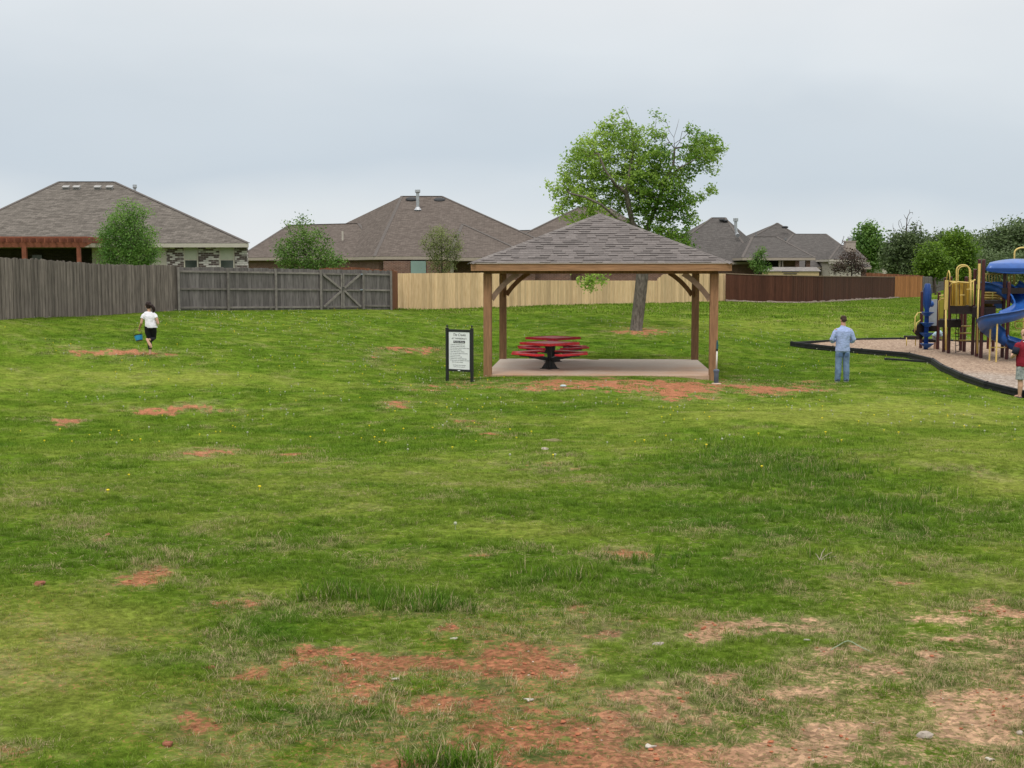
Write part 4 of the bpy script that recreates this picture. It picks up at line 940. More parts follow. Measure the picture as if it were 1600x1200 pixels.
m.build('porch_window', simple('porch_pane', (.16, .18, .19), .3, .2), HB, world=True)
ventpipe(HB, 652.8, 326, 296.5, 88.2, .11)
ventpipe(HB, 535.5, 369, 360, 88, .07, CREAM, cap=False, name='soil_pipe')
for px, py in ((643, 312.5), (687, 313.5)):
    p = P(px, py, 90.3); m = MB(); rm = Matrix.Rotation(R(22), 3, 'X'); m.ball((0, 0, 0), (.42, .34, .14), 6); m.v = [tuple(rm @ Vector(v) + p + Vector((0, -.1, .05))) for v in m.v]; m.build('turbine_vent', VENTD, HB, world=True, smooth=True)

# House C (mostly behind the tree) ----------------------------------
HC = empty('house', (4, 92, 1.0), 0, 'brown-roofed brick house half hidden behind the pavilion roof and the big tree', 'house')
c0, c1 = P(742, 403, 85), P(1075, 403, 85); c1.z = c0.z; r0, r1 = P(906, 323, 95), P(950, 323, 95)
hiproof(HC, c0, c1, Vector((c1.x, 104, c0.z)), Vector((c0.x, 104, c0.z)), r0, r1, RB, TAN, wallmat=BR_R, gy=.5)
j0, j1 = P(760, 400, 96), P(860, 400, 96); hiproof(HC, Vector((j0.x, 96, c0.z)), Vector((j1.x, 96, c0.z)), Vector((j1.x, 108, c0.z)), Vector((j0.x, 108, c0.z)), P(786, 360.5, 101), P(840, 359.3, 101), RB, TAN)
zt_ = c0.z - .2
wallpanel(HC, 'dark_window', 872, 884, GLASS, y=85.15, z0=zpx(437, 85), z1=zpx(424, 85), th=.1)

# House D ------------------------------------------------------------
HD = empty('house', (19, 110, .8), 0, 'grey-brown roofed house right of the tree with a metal flue and brick porch', 'house')
d0, d1 = P(1020, 409, 104), P(1182, 409, 104); d1.z = d0.z; r0, r1 = P(1113, 340, 113), P(1133, 340.5, 113); r1.z = r0.z
db = P(1254, 409, 122)
hiproof(HD, d0, d1, Vector((P(1256, 400, 113).x, 124, d0.z)), Vector((d0.x, 124, d0.z)), r0, r1, RC, TAN, wallmat=BR_R, gy=.4)
e0, e1 = P(1160, 402.5, 100), P(1274, 402.5, 100); e1.z = e0.z; r0, r1 = P(1176, 370, 105.5), P(1213, 370, 105.5); r1.z = r0.z
hiproof(HD, e0, e1, Vector((e1.x, 112, e0.z)), Vector((e0.x, 112, e0.z)), r0, r1, RC, TAN)
zt_ = e0.z - .2; zb = .4
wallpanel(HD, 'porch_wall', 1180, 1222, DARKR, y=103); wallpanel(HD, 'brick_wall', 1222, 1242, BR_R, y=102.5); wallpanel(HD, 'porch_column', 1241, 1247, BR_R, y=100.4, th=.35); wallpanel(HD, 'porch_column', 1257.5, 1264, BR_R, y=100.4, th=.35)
wallpanel(HD, 'porch_post', 1215, 1218, TAN, y=100.4, th=.2); wallpanel(HD, 'porch_post', 1220, 1222, TAN, y=100.4, th=.2)
m = MB(); m.tube([P(1151, 367, 108), P(1149.5, 357, 108), P(1149.5, 342, 108)], .13, 10); m.tube([P(1149.5, 346, 108), P(1149.5, 341, 108)], .22, 10); m.tube([P(1150.5, 364, 108.2), P(1153, 368, 107.6)], [.12, .17], 8); m.build('flue', METAL, HD, world=True)
m = MB()
for px, py in ((1128, 343.5), (1133, 345)): m.ball(P(px, py, 112), (.28, .25, .12), 5)
m.build('turbine_vent', VENTD, HD, world=True)

# House E ------------------------------------------------------------
HE = empty('house', (30, 130, .8), 0, 'dark grey roofed house farther right with a beige siding chimney', 'house')
g0, g1 = P(1110, 408, 122), P(1312, 408, 122); g1.z = g0.z; r0, r1 = P(1214.5, 348.3, 131), P(1216, 348.5, 138); r1.z = r0.z
hiproof(HE, g0, g1, Vector((g1.x, 142, g0.z)), Vector((g0.x, 142, g0.z)), r0, r1, RC, TAN, wallmat=BR_R, gy=.4, axis='y')
g0, g1 = P(1195, 417, 113), P(1352, 410, 113); g1.z = g0.z; r0, r1 = P(1240, 365.5, 125), P(1290, 365.3, 125); r1.z = r0.z
hiproof(HE, g0, Vector((P(1352, 405, 118).x, 116, g0.z)), Vector((P(1354, 405, 125).x, 134, g0.z)), Vector((g0.x, 134, g0.z)), r0, r1, RC, TAN, wallmat=BR_R, gy=.4)
g0, g1 = P(1296, 405, 111), P(1353, 405, 111); g1.z = g0.z; r0, r1 = P(1312, 383, 115), P(1330, 383, 115); r1.z = r0.z
hiproof(HE, g0, g1, Vector((g1.x, 118, g0.z)), Vector((g0.x, 118, g0.z)), r0, r1, RC, CREAM, wallmat=SIDING, gy=.4)
m = MB(); m.beam(P(1295, 411, 110.4), P(1358, 411, 110.4), .3, .12); m.build('porch_beam', CREAM, HE, world=True)
cx = P(1329.5, 386, 113); m = MB(); m.box((cx.x, 113.4, (zpx(377, 113) + 3) / 2), (.86, .8, zpx(377, 113) - 3)); m.box((cx.x, 113.4, zpx(377, 113)), (.96, .9, .08)); ch_ = m.build('chimney', simple('beige_siding', (.36, .31, .27), .8, .08), HE, world=True)
m = MB(); m.tube([(cx.x, 113.4, zpx(377, 113)), (cx.x, 113.4, zpx(371.5, 113))], .15, 10); m.tube([(cx.x, 113.4, zpx(372, 113)), (cx.x, 113.4, zpx(369.5, 113))], [.24, .2], 10); f_ = m.build('flue', METAL, HE, world=True); f_.parent = ch_
ventpipe(HE, 1227, 391, 372, 112, .06, simple('grey_pipe', (.18, .18, .185), .6, .1)); ventpipe(HE, 1181, 368, 361.5, 118, .06, bpy.data.materials['grey_pipe'], cap=False, name='soil_pipe')
m = MB(); m.ball(P(1226.5, 355, 128), (.35, .3, .14), 5); m.build('turbine_vent', VENTD, HE, world=True)
# House F ------------------------------------------------------------
HF = empty('house', (46, 165, .8), 0, 'small distant grey-roofed house glimpsed between trees above the orange fence', 'house')
g0, g1 = P(1362, 391, 160), P(1400, 391, 160); g1.z = g0.z
hiproof(HF, g0, g1, Vector((g1.x, 170, g0.z)), Vector((g0.x, 170, g0.z)), P(1368, 379.5, 164), P(1394, 379.5, 164), RC, CREAM, wallmat=SIDING, gy=.4)
g0, g1 = P(1345, 408, 152), P(1384, 408, 152); g1.z = g0.z
hiproof(HF, g0, g1, Vector((g1.x, 160, g0.z)), Vector((g0.x, 160, g0.z)), P(1361, 392, 155), P(1364, 392, 155), RC, CREAM, wallmat=SIDING, gy=.4)
# Shed ---------------------------------------------------------------
sb_ = P(1240, 440, 96)
SD = empty('garden_shed', (sb_.x, 96, H(sb_.x, 96)), 0, 'yellow-tan garden shed with a grey roof behind the dark brown fence', 'shed')
YS = simple('tan_shed_siding', (.46, .36, .19), .7, .08); SR = roofmat('shed_shingle', (.19, .175, .165), (.25, .235, .22))
a, b_ = wx(1198, 96), wx(1279, 96); zt_ = zpx(423.8, 96); zb = H(sb_.x, 96) - .2
m = MB(); m.box(((a + b_) / 2, 97.2, (zt_ + zb) / 2), (b_ - a - .1, 2.4, zt_ - zb)); w_ = m.build('wall', YS, SD, world=True)
zr = zpx(417.3, 97.2); m = MB(); a2, b2 = a - .05, b_ + .1
m.add([(a2, 95.9, zt_), (b2, 95.9, zt_), (wx(1275, 97), 97.2, zr), (wx(1204, 97), 97.2, zr), (a2, 98.5, zt_), (b2, 98.5, zt_)], [(0, 1, 2, 3), (5, 4, 3, 2), (0, 3, 4), (1, 5, 2), (0, 4, 5, 1)]); m.build('roof', SR, SD, world=True, uv=True)
m = MB(); m.box((wx(1233, 96), 95.97, zpx(424.6, 96)), (1.25, .03, .06)); m.box((wx(1233, 96), 95.97, zpx(427.6, 96)), (1.0, .03, .05)); m.build('door_track', VENTD, SD, world=True)

# ================================================================ TREES
def grow(seeds, att, step=.3, di=3., dk=.5, it=90, jit=.12, rs=1, grav=0):
    """space colonisation. seeds: list of (pos, parent index)"""
    g_ = np.random.default_rng(rs)
    pos = [np.array(p, float) for p, _ in seeds]; par = [q for _, q in seeds]
    att = np.array(att, float); alive = np.ones(len(att), bool)
    Pn = np.array(pos); near_i = np.zeros(len(att), int); near_d = np.full(len(att), 1e9)
    def upd(a, b_):
        dd_ = np.linalg.norm(att[:, None] - Pn[None, a:b_], axis=2); m_ = dd_.argmin(1); v = dd_[np.arange(len(att)), m_]; k = v < near_d
        near_i[k] = m_[k] + a; near_d[k] = v[k]
    upd(0, len(Pn))
    for t in range(it):
        ok = alive & (near_d < di)
        if not ok.any(): 
            if alive.any() and di < 30: di *= 1.6; continue
            break
        nodes = np.unique(near_i[ok]); new = []; npar = []
        dirs = att[ok] - Pn[near_i[ok]]; dirs /= np.linalg.norm(dirs, axis=1)[:, None] + 1e-9
        for nd_ in nodes:
            v = dirs[near_i[ok] == nd_].sum(0) + g_.normal(0, jit, 3); v[2] += grav; ln = np.linalg.norm(v)
            if ln < 1e-6: continue
            new.append(Pn[nd_] + v / ln * step); npar.append(nd_)
        if not new: break
        a = len(Pn); Pn = np.vstack([Pn, new]); par += list(npar); upd(a, len(Pn)); alive &= near_d > dk
    return Pn, par
def make_tree(name, seeds, att, trunk_r, leaf, nleaf, bark, lmat, label, cat='tree', group=None, step=.3, tip=.012, rs=1, spread=.28, di=3., dk=.45, jit=.12, bare=None, tonef=None, lower=None, parts=('trunk', 'crown'), sides=6, limb=None, expo=1.95):
    Pn, par = grow(seeds, att, step, di, dk, rs=rs, jit=jit)
    n_ = len(Pn); kids = [[] for _ in range(n_)]
    for i, p in enumerate(par):
        if p is not None and p >= 0: kids[p].append(i)
    rad = np.full(n_, tip)
    for i in range(n_ - 1, -1, -1):
        if kids[i]: rad[i] = max(tip, sum(rad[k] ** expo for k in kids[i]) ** (1 / expo))
    sc = trunk_r / rad[0]
    rad = np.where(rad * sc > tip * 2, rad * sc, np.maximum(tip, rad * sc))
    rad = np.maximum(rad, tip)
    if limb: rad[limb[0]:] = np.maximum(tip, rad[limb[0]:] * limb[1])
    base = Vector(Pn[0]); root = empty(name, tuple(base), 0, label, cat, group)
    m = MB()
    started = set()
    def chain(i, p):
        pts = [Pn[p], Pn[i]] if p is not None else [Pn[i]]; rr_ = [min(rad[p], rad[i] * 1.25), rad[i]] if p is not None else [rad[i]]; c = i
        while kids[c]:
            ks = sorted(kids[c], key=lambda k: -rad[k]); 
            for o_ in ks[1:]: stack.append((o_, c))
            c = ks[0]; pts.append(Pn[c]); rr_.append(rad[c])
        if len(pts) > 1:
            rr_[-1] = rr_[-1] * .5
            if p is None: pts = [np.array(pts[0]) - np.array([0, 0, .25])] + pts; rr_ = [rr_[0] * 1.7] + rr_; rr_[1] *= 1.4
            m.tube(pts, rr_, sides if max(rr_) > .05 else 4)
    stack = [(0, None)]
    while stack: chain(*stack.pop())
    m.build(parts[0], bark, root, world=True, smooth=True)
    # leaves
    g_ = np.random.default_rng(rs + 50)
    tips = np.array([i for i in range(len(seeds), n_) if rad[i] < tip * 2.6])
    if bare is not None: tips = np.array([i for i in tips if not bare(Pn[i])])
    if nleaf and len(tips):
        src_ = Pn[g_.choice(tips, nleaf)]
        cpos = src_ + g_.normal(0, spread, (nleaf, 3)) * np.array([1, 1, .8])
        cl = fbm(cpos[:, 0] * 1.1 + cpos[:, 1] * .9, cpos[:, 2] * 1.1 - cpos[:, 1] * .7, 200 + rs, 3)
        vs = []; s_ = leaf * g_.uniform(.6, 1.3, nleaf)
        nrm = g_.normal(0, 1, (nleaf, 3)); nrm[:, 2] = np.abs(nrm[:, 2]) + .35; nrm /= np.linalg.norm(nrm, axis=1)[:, None]
        t_ = np.cross(nrm, g_.normal(0, 1, (nleaf, 3))); t_ /= np.linalg.norm(t_, axis=1)[:, None]; bt = np.cross(nrm, t_)
        a = cpos - t_ * s_[:, None] * .55; c = cpos + t_ * s_[:, None] * .55; b1 = cpos + bt * s_[:, None] * .33 + nrm * s_[:, None] * .1; b2 = cpos - bt * s_[:, None] * .33 + nrm * s_[:, None] * .1
        V_ = np.stack([a, b1, c, b2], 1).reshape(-1, 3) - np.array(base)
        me = bpy.data.meshes.new(parts[1]); me.vertices.add(len(V_)); me.vertices.foreach_set('co', V_.ravel())
        F_ = np.arange(nleaf * 4).reshape(-1, 4); F_ = np.stack([F_[:, [0, 1, 2]], F_[:, [0, 2, 3]]], 1).reshape(-1, 3)
        me.loops.add(F_.size); me.loops.foreach_set('vertex_index', F_.ravel()); me.polygons.add(len(F_)); me.polygons.foreach_set('loop_start', np.arange(len(F_)) * 3); me.update(calc_edges=True)
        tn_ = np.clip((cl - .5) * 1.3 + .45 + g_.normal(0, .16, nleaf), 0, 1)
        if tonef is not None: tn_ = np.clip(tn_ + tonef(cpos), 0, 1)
        me.attributes.new('tone', 'FLOAT', 'FACE').data.foreach_set('value', np.repeat(tn_, 2).astype(np.float32)); me.materials.append(lmat)
        o = bpy.data.objects.new(parts[1], me); C.objects.link(o); o.parent = root
    return root
def blobs_att(bl, d, dens, rs, depth=1.0, dshift=0.):
    g_ = np.random.default_rng(rs); out_ = []
    for e in bl:
        px, py, r = e[:3]; k = e[3] if len(e) > 3 else 1.; dz = e[4] if len(e) > 4 else 0
        rm = r / F * d; cen = P(px, py, d + dz); nn_ = max(3, int(dens * k * rm ** 2))
        v = g_.normal(0, 1, (nn_, 3)); v /= np.linalg.norm(v, axis=1)[:, None]; v *= (g_.random(nn_) ** .4)[:, None] * rm
        v[:, 1] *= depth
        out_.append(v + np.array(cen))
    return np.vstack(out_)
def seedline(pts, d, base=None):
    """pts: list of chains [(px,py[,dd])...]; first chain is the trunk, others start at index given"""
    s_ = []; 
    for ci, ch in enumerate(pts):
        start = ch[0]
        prev = None
        if isinstance(start, int): prev = start; ch = ch[1:]
        last = np.array(s_[prev][0]) if prev is not None else None
        for e in ch:
            p = np.array(P(e[0], e[1], d + (e[2] if len(e) > 2 else 0)))
            if last is None: s_.append((p, -1)); prev = 0
            else:
                k = max(1, int(np.linalg.norm(p - last) / .35))
                for j in range(1, k + 1): s_.append((last + (p - last) * j / k, prev)); prev = len(s_) - 1
            last = p
    return s_
BARK = simple('grey_brown_bark', (.115, .095, .078), .95, .45, 7, (2, 2, .7), bump=.9, bscale=16, c2=(.20, .175, .15))
BARKD = simple('dark_bark', (.07, .055, .045), .95, .3, 9)
LF_BIG = leafmat('fresh_green_leaves', (.090, .215, .018), (.44, .60, .12), .5)
LF_MID = leafmat('mid_green_leaves', (.060, .140, .026), (.20, .34, .07), .4)
LF_WIL = leafmat('soft_green_leaves', (.080, .190, .032), (.28, .46, .10), .45)
LF_PAL = leafmat('sparse_olive_leaves', (.12, .15, .045), (.27, .32, .11), .35)
LF_DRK = leafmat('dull_green_leaves', (.062, .098, .040), (.145, .20, .078), .35)
LF_BRT = leafmat('bright_spring_leaves', (.060, .135, .012), (.20, .32, .035), .4)
LF_FAR = leafmat('hazed_green_leaves', (.090, .135, .058), (.18, .25, .10), .35)  # distance haze put into the leaf colours as a lighter green
LF_RED = leafmat('dark_purple_leaves', (.035, .02, .018), (.09, .055, .035), .2)

# the large tree behind the pavilion
bl = [(945,203,16),(922,228,22),(955,226,24),(905,250,26),(938,262,34),(890,276,20),(868,297,14,.8),(884,310,18,.8),(908,302,26),(935,300,28),(985,216,22),(1012,205,14,.7),(1032,212,14,.8),
      (1000,250,32),(1035,245,26),(1066,240,16,.7),(1090,228,22),(1110,222,18),(1122,232,14),(1112,246,16),(1090,252,20),(1062,264,22),(1112,268,10,.5),(992,290,36,1.3),(1030,290,32,1.3),(1058,290,16,.5),
      (1015,325,26,1.2),(1045,322,26,1.4),(1070,325,18,1.2),(1078,345,14,1),(1065,298,16,.9),(1100,235,24,1.3),(1088,312,10,.6),(1112,300,8,.5),(1035,355,24,1.3),(1060,372,22,1.2),(1072,385,12),(1005,352,14),(965,318,18,.9),(930,330,18,.8),(900,345,16,.7),(915,352,16,.8),(878,328,14,.5),(985,350,12,.5),(870,312,8,.5),
      (922,438,15,1.3,-2),(908,440,10,1.,-2),(938,436,12,1,-2),(925,452,8,1,-2),(975,172,5,.5),(984,188,5,.5),(1022,175,6,.5),(1033,185,6,.5),(1080,200,5,.5),(860,285,6,.6),(1125,260,6,.6),(1085,340,10,.6)]
seeds = seedline([[(994,520),(994,514),(997,490),(1001,455),(1004,425),(1004,395),(1003,372)]], 52)
tr_end = len(seeds) - 1
def lim(pts, frm):
    prev = frm; last = np.array(seeds[frm][0])
    for e in pts:
        p = np.array(P(e[0], e[1], 52 + (e[2] if len(e) > 2 else 0))); k = max(1, int(np.linalg.norm(p - last) / .3))
        for j in range(1, k + 1): seeds.append((last + (p - last) * j / k, prev)); prev = len(seeds) - 1
        last = p
    return prev
a1 = lim([(988, 348, -.3), (983, 325, -.5), (978, 300, -.7)], tr_end)
lim([(962, 290, -1), (945, 265, -1.2), (935, 240, -1)], a1); lim([(985, 262, -.5), (990, 225, 0), (985, 188, 0), (977, 168, 0)], a1)
a2 = lim([(1018, 340, .3), (1030, 310, .3), (1040, 280, 0)], tr_end)
lim([(1052, 258, .2), (1054, 232, .3), (1053, 215, .3), (1058, 198, .3), (1061, 186, .3)], a2); lim([(1030, 250, 1), (1022, 215, 1.2), (1026, 180, 1)], a2); lim([(1062, 262, -.6), (1085, 250, -.8)], a2)
k_ = [i for i in range(len(seeds))]
dead = lim([(1053, 225, .3), (1068, 215, .3), (1083, 200, .3)], [i for i, s_ in enumerate(seeds) if abs(s_[0][2] - P(1054, 232, 52).z) < .25 and i > a2][0])
_dd = [i for i, s_ in enumerate(seeds) if abs(s_[0][2] - P(1054, 226, 52).z) < .25 and i > a2][0]
lim([(1062, 222, .2), (1066, 205, .1)], _dd); lim([(1046, 222, .2), (1040, 212, .1)], _dd); lim([(1075, 228, .4), (1090, 226, .5)], _dd)
lim([(1046, 205, .3), (1042, 192, .2)], [i for i, s_ in enumerate(seeds) if abs(s_[0][2] - P(1053, 218, 52).z) < .3 and i > a2][0])
lim([(965, 342, -1), (940, 320, -1.4), (915, 308, -1.2), (890, 302, -1)], [i for i, s_ in enumerate(seeds) if i > tr_end][0])
lim([(1060, 320, 1), (1085, 305, 1.2), (1108, 302, 1)], [i for i, s_ in enumerate(seeds) if i > a1 and s_[0][2] > P(1030, 318, 52).z and i <= a2][0])
lim([(985, 400, -.8), (960, 405, -1.5), (935, 418, -1.9), (922, 430, -2)], tr_end - 3)
lim([(1030, 370, .6), (1052, 372, .5)], tr_end)
att = blobs_att(bl, 52, 260, 3, depth=1.4)
topz = P(1050, 232, 52)
def deadtop(p):
    px, py = proj(p[0], p[1], p[2]); return (abs(px - 1056) < 17 and py < 226) or (abs(px - 1054) < 8 and py < 262)
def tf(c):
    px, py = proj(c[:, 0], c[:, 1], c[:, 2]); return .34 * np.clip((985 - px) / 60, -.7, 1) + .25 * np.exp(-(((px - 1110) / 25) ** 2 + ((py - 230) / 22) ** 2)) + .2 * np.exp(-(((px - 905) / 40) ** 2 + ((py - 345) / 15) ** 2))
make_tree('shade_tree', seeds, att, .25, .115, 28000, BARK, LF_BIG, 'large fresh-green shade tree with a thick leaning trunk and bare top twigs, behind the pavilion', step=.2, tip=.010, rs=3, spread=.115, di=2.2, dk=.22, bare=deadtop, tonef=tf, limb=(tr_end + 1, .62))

def easy(name, d, blobs, base, label, lmat, leaf, nleaf, tr_=.1, dens=40, rs=1, step=None, depth=1., cat='tree', spread=None, tip=.012, bare=None, group=None, stems=1, bark=None, dk=None, jit=.12, sky=0):
    """tree from crown lobes measured at depth d, trunk foot under column base"""
    g_ = G(base, d); cz = sum(P(b_[0], b_[1], d).z for b_ in blobs) / len(blobs); lowz = min(P(b_[0], b_[1] + b_[2], d).z for b_ in blobs)
    cx = sum(P(b_[0], b_[1], d).x for b_ in blobs) / len(blobs)
    top = max(g_.z + .3, lowz + .1 * (cz - lowz)); s_ = step or max(.2, (cz - g_.z) / 14); sd = [(np.array(g_), -1)]
    k = max(1, int((top - g_.z) / s_))
    for j in range(1, k + 1): t = j / k; sd.append((np.array([g_.x + (cx - g_.x) * .4 * t, d, g_.z + (top - g_.z) * t]), len(sd) - 1))
    R_ = max(b_[2] for b_ in blobs) / F * d
    return make_tree(name, sd, blobs_att(blobs, d, dens / max(.2, (R_ / 2) ** 2) if False else dens, rs, depth), tr_, leaf, nleaf, bark or BARKD, lmat, label, cat, group, step=s_, tip=tip, rs=rs, spread=spread or leaf * 1.3, di=R_ * 2.5, dk=dk or s_ * 1.3, bare=bare, jit=jit)
easy('young_tree', 55.5, [(195,345,24),(180,370,28),(215,370,28),(200,395,38),(165,400,16),(228,400,22),(190,325,12),(215,335,14),(236,335,5,.5),(200,318,6)], 198, 'bushy green young tree behind the grey fence in front of the far left house', LF_WIL, .08, 16000, .07, 260, rs=11, spread=.15, step=.17, dk=.19)
easy('small_tree', 70, [(470,385,26),(448,380,16,.8),(500,370,16,.8),(485,400,30),(450,402,24),(515,408,20),(530,410,10),(470,350,6,.5),(448,348,4,.5),(480,345,4,.5),(512,385,12,.6)], 478, 'loose dark-green tree with ragged top behind the grey fence near the double gate', LF_MID, .12, 6000, .08, 120, rs=12, spread=.2, step=.2, dk=.25)
easy('sparse_tree', 73, [(690,375,24),(670,385,18),(708,392,18),(690,405,26),(680,360,8),(712,375,8)], 690, 'thin olive sapling with sparse new leaves behind the pale picket fence', LF_PAL, .075, 6500, .06, 150, rs=13, spread=.15, step=.18, dk=.22, tip=.012)
easy('sapling', 94, [(1185,405,12),(1190,392,8),(1180,412,12),(1195,415,10)], 1186, 'small light-green sapling between the two brick houses behind the brown fence', LF_MID, .12, 1600, .04, 45, rs=14, spread=.18)
easy('purple_shrub', 104, [(1328,408,18),(1345,415,14),(1312,416,14),(1325,395,6),(1342,402,6),(1355,405,5)], 1328, 'dark purple-brown shrub behind the brown fence in front of the chimney house', LF_RED, .13, 2400, .06, 120, rs=15, spread=.22, cat='shrub')
easy('leafy_tree', 150, [(1357,362,13),(1350,378,16),(1366,380,16),(1345,396,18),(1372,397,14),(1335,380,8,.6),(1380,385,6,.6),(1355,410,16)], 1355, 'mid-green tree with a pointed top just right of the beige chimney', LF_MID, .30, 6500, .15, 40, rs=16, spread=.45)
easy('bare_topped_tree', 140, [(1418,385,26),(1400,400,24),(1435,400,24),(1425,365,12,.8),(1430,352,5,2),(1418,342,16,3.),(1402,355,14,3),(1436,348,10,3),(1423,327,5,4.),(1420,418,28),(1395,415,16),(1440,418,20)], 1418, 'tall grey-green tree whose thin leafless top pokes above the treeline', LF_DRK, .28, 13000, .2, 45, rs=17, spread=.45, bare=lambda p: p[2] > P(1418, 368, 140).z + (.9 if 1426 < proj(p[0], p[1], p[2])[0] < 1433 else 0), tip=.022, dk=.6)
easy('bright_tree', 128, [(1455,402,20),(1445,418,18),(1470,412,18),(1462,426,16)], 1458, 'low bright-green leafy tree right of the bare-topped tree', LF_BRT, .24, 5500, .12, 40, rs=18, spread=.35)
easy('spring_tree', 142, [(1488,385,22),(1500,375,18),(1478,400,22),(1500,402,24),(1512,395,18),(1490,425,24),(1515,425,18),(1478,422,16)], 1490, 'bright spring-green tree standing behind the yellow playground arch', LF_BRT, .28, 10000, .18, 34, rs=19, spread=.4)
easy('thin_grey_tree', 165, [(1514,368,9,1),(1510,380,12,1),(1520,385,12,1),(1515,400,12)], 1514, 'thin grey sparse tree rising between two green trees behind the playground', LF_DRK, .2, 350, .16, 40, rs=20, spread=.4, tip=.04, dk=.8)
far = [(-60,396,20,'dull green tree peeping over the far left roof line beyond the frame'),(1318,382,16,'low dark tree just left of the beige chimney'),(1392,382,17,'dull tree behind the small distant house'),(1462,378,16,'dark green tree behind the bright trees'),(1540,392,30,'rounded dark tree behind the left tip of the blue canopy'),
       (1562,384,30,'broad dull-green tree above the blue canopy'),(1590,377,32,'tallest dark tree at the right edge of the treeline'),(1622,372,36,'dark tree just beyond the right edge of the frame'),(1665,378,34,'dull tree farther beyond the right edge of the frame'),(1528,420,24,'dense green tree low behind the tall maroon playground posts'),(1565,425,26,'dense green tree low behind the yellow railings'),(1600,420,26,'green tree low behind the blue slide top'),(1640,420,28,'low green tree beyond the right edge'),(1440,390,20,'grey-green tree in the gap right of the bare-topped tree'),(1480,385,20,'soft green far tree above the bright spring-green tree'),(1515,392,22,'hazy green far tree between the thin grey tree and the canopy'),(1345,392,16,'hazy tree behind the pointed tree by the chimney'),(1300,380,10,'small pale tree top just over the dark grey roof')]
for i, (px, py, r, lb) in enumerate(far[1:]):
    d = 230 if py < 400 else 160
    easy('woodland_tree', d + (i * 37 % 20), [(px, py, r), (px - r * .6, py + r * .7, r * .8), (px + r * .6, py + r * .6, r * .85), (px, py + r * 1.2, r), (px + r * .3, py - r * .3, r * .6)], px, lb, LF_FAR if i % 3 else LF_DRK, .5 if d > 200 else .36, 6500, .25, 11, rs=30 + i, spread=.9, group='trees of the wood behind the playground')
easy('yellow_green_shrub', 100, [(1598,430,16),(1612,425,18),(1590,440,10)], 1604, 'yellow-green shrub behind the playground at the right edge', LF_PAL, .2, 1500, .08, 20, rs=44, spread=.3, cat='shrub')
easy('dark_bush', 122, [(1462,438,9),(1452,444,8),(1470,446,8)], 1462, 'small dark bush at the end of the far grey fence', LF_DRK, .2, 900, .08, 20, rs=45, spread=.3, cat='shrub')

# ================================================================ PLAYGROUND
gz_ = {}
bord = [(1236, 51.5), (1300, 49.3), (1345, 47.5), (1420, 44.6), (1457, 41.8), (1472, 38.8), (1487, 37.2), (1502, 35.5), (1540, 33.1), (1600, 31.8), (1700, 31.2), (1900, 32)]
back = [(1236, 51.5), (1330, 53.4), (1405, 53.8), (1500, 53.6), (1600, 53.4), (1700, 53), (1900, 52.5)]
fpts = [G(*p) for p in bord]; bpts = [G(*p) for p in back]
# mulch sheet
mm2_, n, l, b = newmat('wood_mulch')
ge = nd(n, 'ShaderNodeNewGeometry'); vo = nd(n, 'ShaderNodeTexVoronoi', {'Scale': 16.}); l.new(ge.outputs['Position'], vo.inputs['Vector'])
sc_ = nd(n, 'ShaderNodeSeparateColor'); l.new(vo.outputs['Color'], sc_.inputs[0]); cr = nd(n, 'ShaderNodeValToRGB'); l.new(sc_.outputs[0], cr.inputs[0])
e = cr.color_ramp.elements; e[0].color = (.16, .115, .085, 1); e[1].color = (.46, .40, .34, 1); x_ = e.new(.5); x_.color = (.29, .225, .175, 1)
no = nd(n, 'ShaderNodeTexNoise', {'Scale': .5, 'Detail': 5}); l.new(ge.outputs['Position'], no.inputs['Vector']); spx = nd(n, 'ShaderNodeSeparateXYZ'); l.new(ge.outputs['Position'], spx.inputs[0])
zz_ = nd(n, 'ShaderNodeMapRange', {1: 37.2, 2: 39.2}); ad_ = nd(n, 'ShaderNodeMath', {1: 1.2}, operation='MULTIPLY_ADD'); l.new(no.outputs[0], ad_.inputs[0]); l.new(spx.outputs['Y'], ad_.inputs[2]); l.new(ad_.outputs[0], zz_.inputs[0])
tn_ = nd(n, 'ShaderNodeMix', {6: (.95, .96, .97, 1), 7: (.95, .83, .71, 1)}, data_type='RGBA'); l.new(zz_.outputs[0], tn_.inputs[0])
m1 = nd(n, 'ShaderNodeMix', {0: 1.}, data_type='RGBA', blend_type='MULTIPLY'); l.new(cr.outputs[0], m1.inputs[6]); l.new(tn_.outputs[2], m1.inputs[7]); l.new(m1.outputs[2], b.inputs['Base Color']); b.inputs['Roughness'].default_value = .95
bp = nd(n, 'ShaderNodeBump', {'Strength': .8, 'Distance': .03}); l.new(vo.outputs['Distance'], bp.inputs['Height']); l.new(bp.outputs[0], b.inputs['Normal'])
bm = bmesh.new(); ring = [bm.verts.new((p.x, p.y, 0)) for p in fpts] + [bm.verts.new((p.x, p.y, 0)) for p in reversed(bpts[1:])]
f = bm.faces.new(ring); bmesh.ops.triangulate(bm, faces=[f]); 
for _ in range(5): bmesh.ops.subdivide_edges(bm, edges=[e_ for e_ in bm.edges if e_.calc_length() > 1.], cuts=1, use_grid_fill=True)
bmesh.ops.triangulate(bm, faces=bm.faces[:])
for v in bm.verts:
    v.co.z = H(v.co.x, v.co.y) + .10 + .03 * mnoise.noise(v.co * .9)
me = bpy.data.meshes.new('mulch'); bm.to_mesh(me); bm.free(); me.materials.append(mm2_); o = bpy.data.objects.new('mulch', me); C.objects.link(o); tag(o, 'pinkish wood-chip and pale gravel surfacing of the play area', 'mulch', kind='stuff')
def MZ(x, y): return H(x, y) + .10
BORD = simple('black_border_timber', (.018, .019, .020), .65, .35, 8, bump=.2)
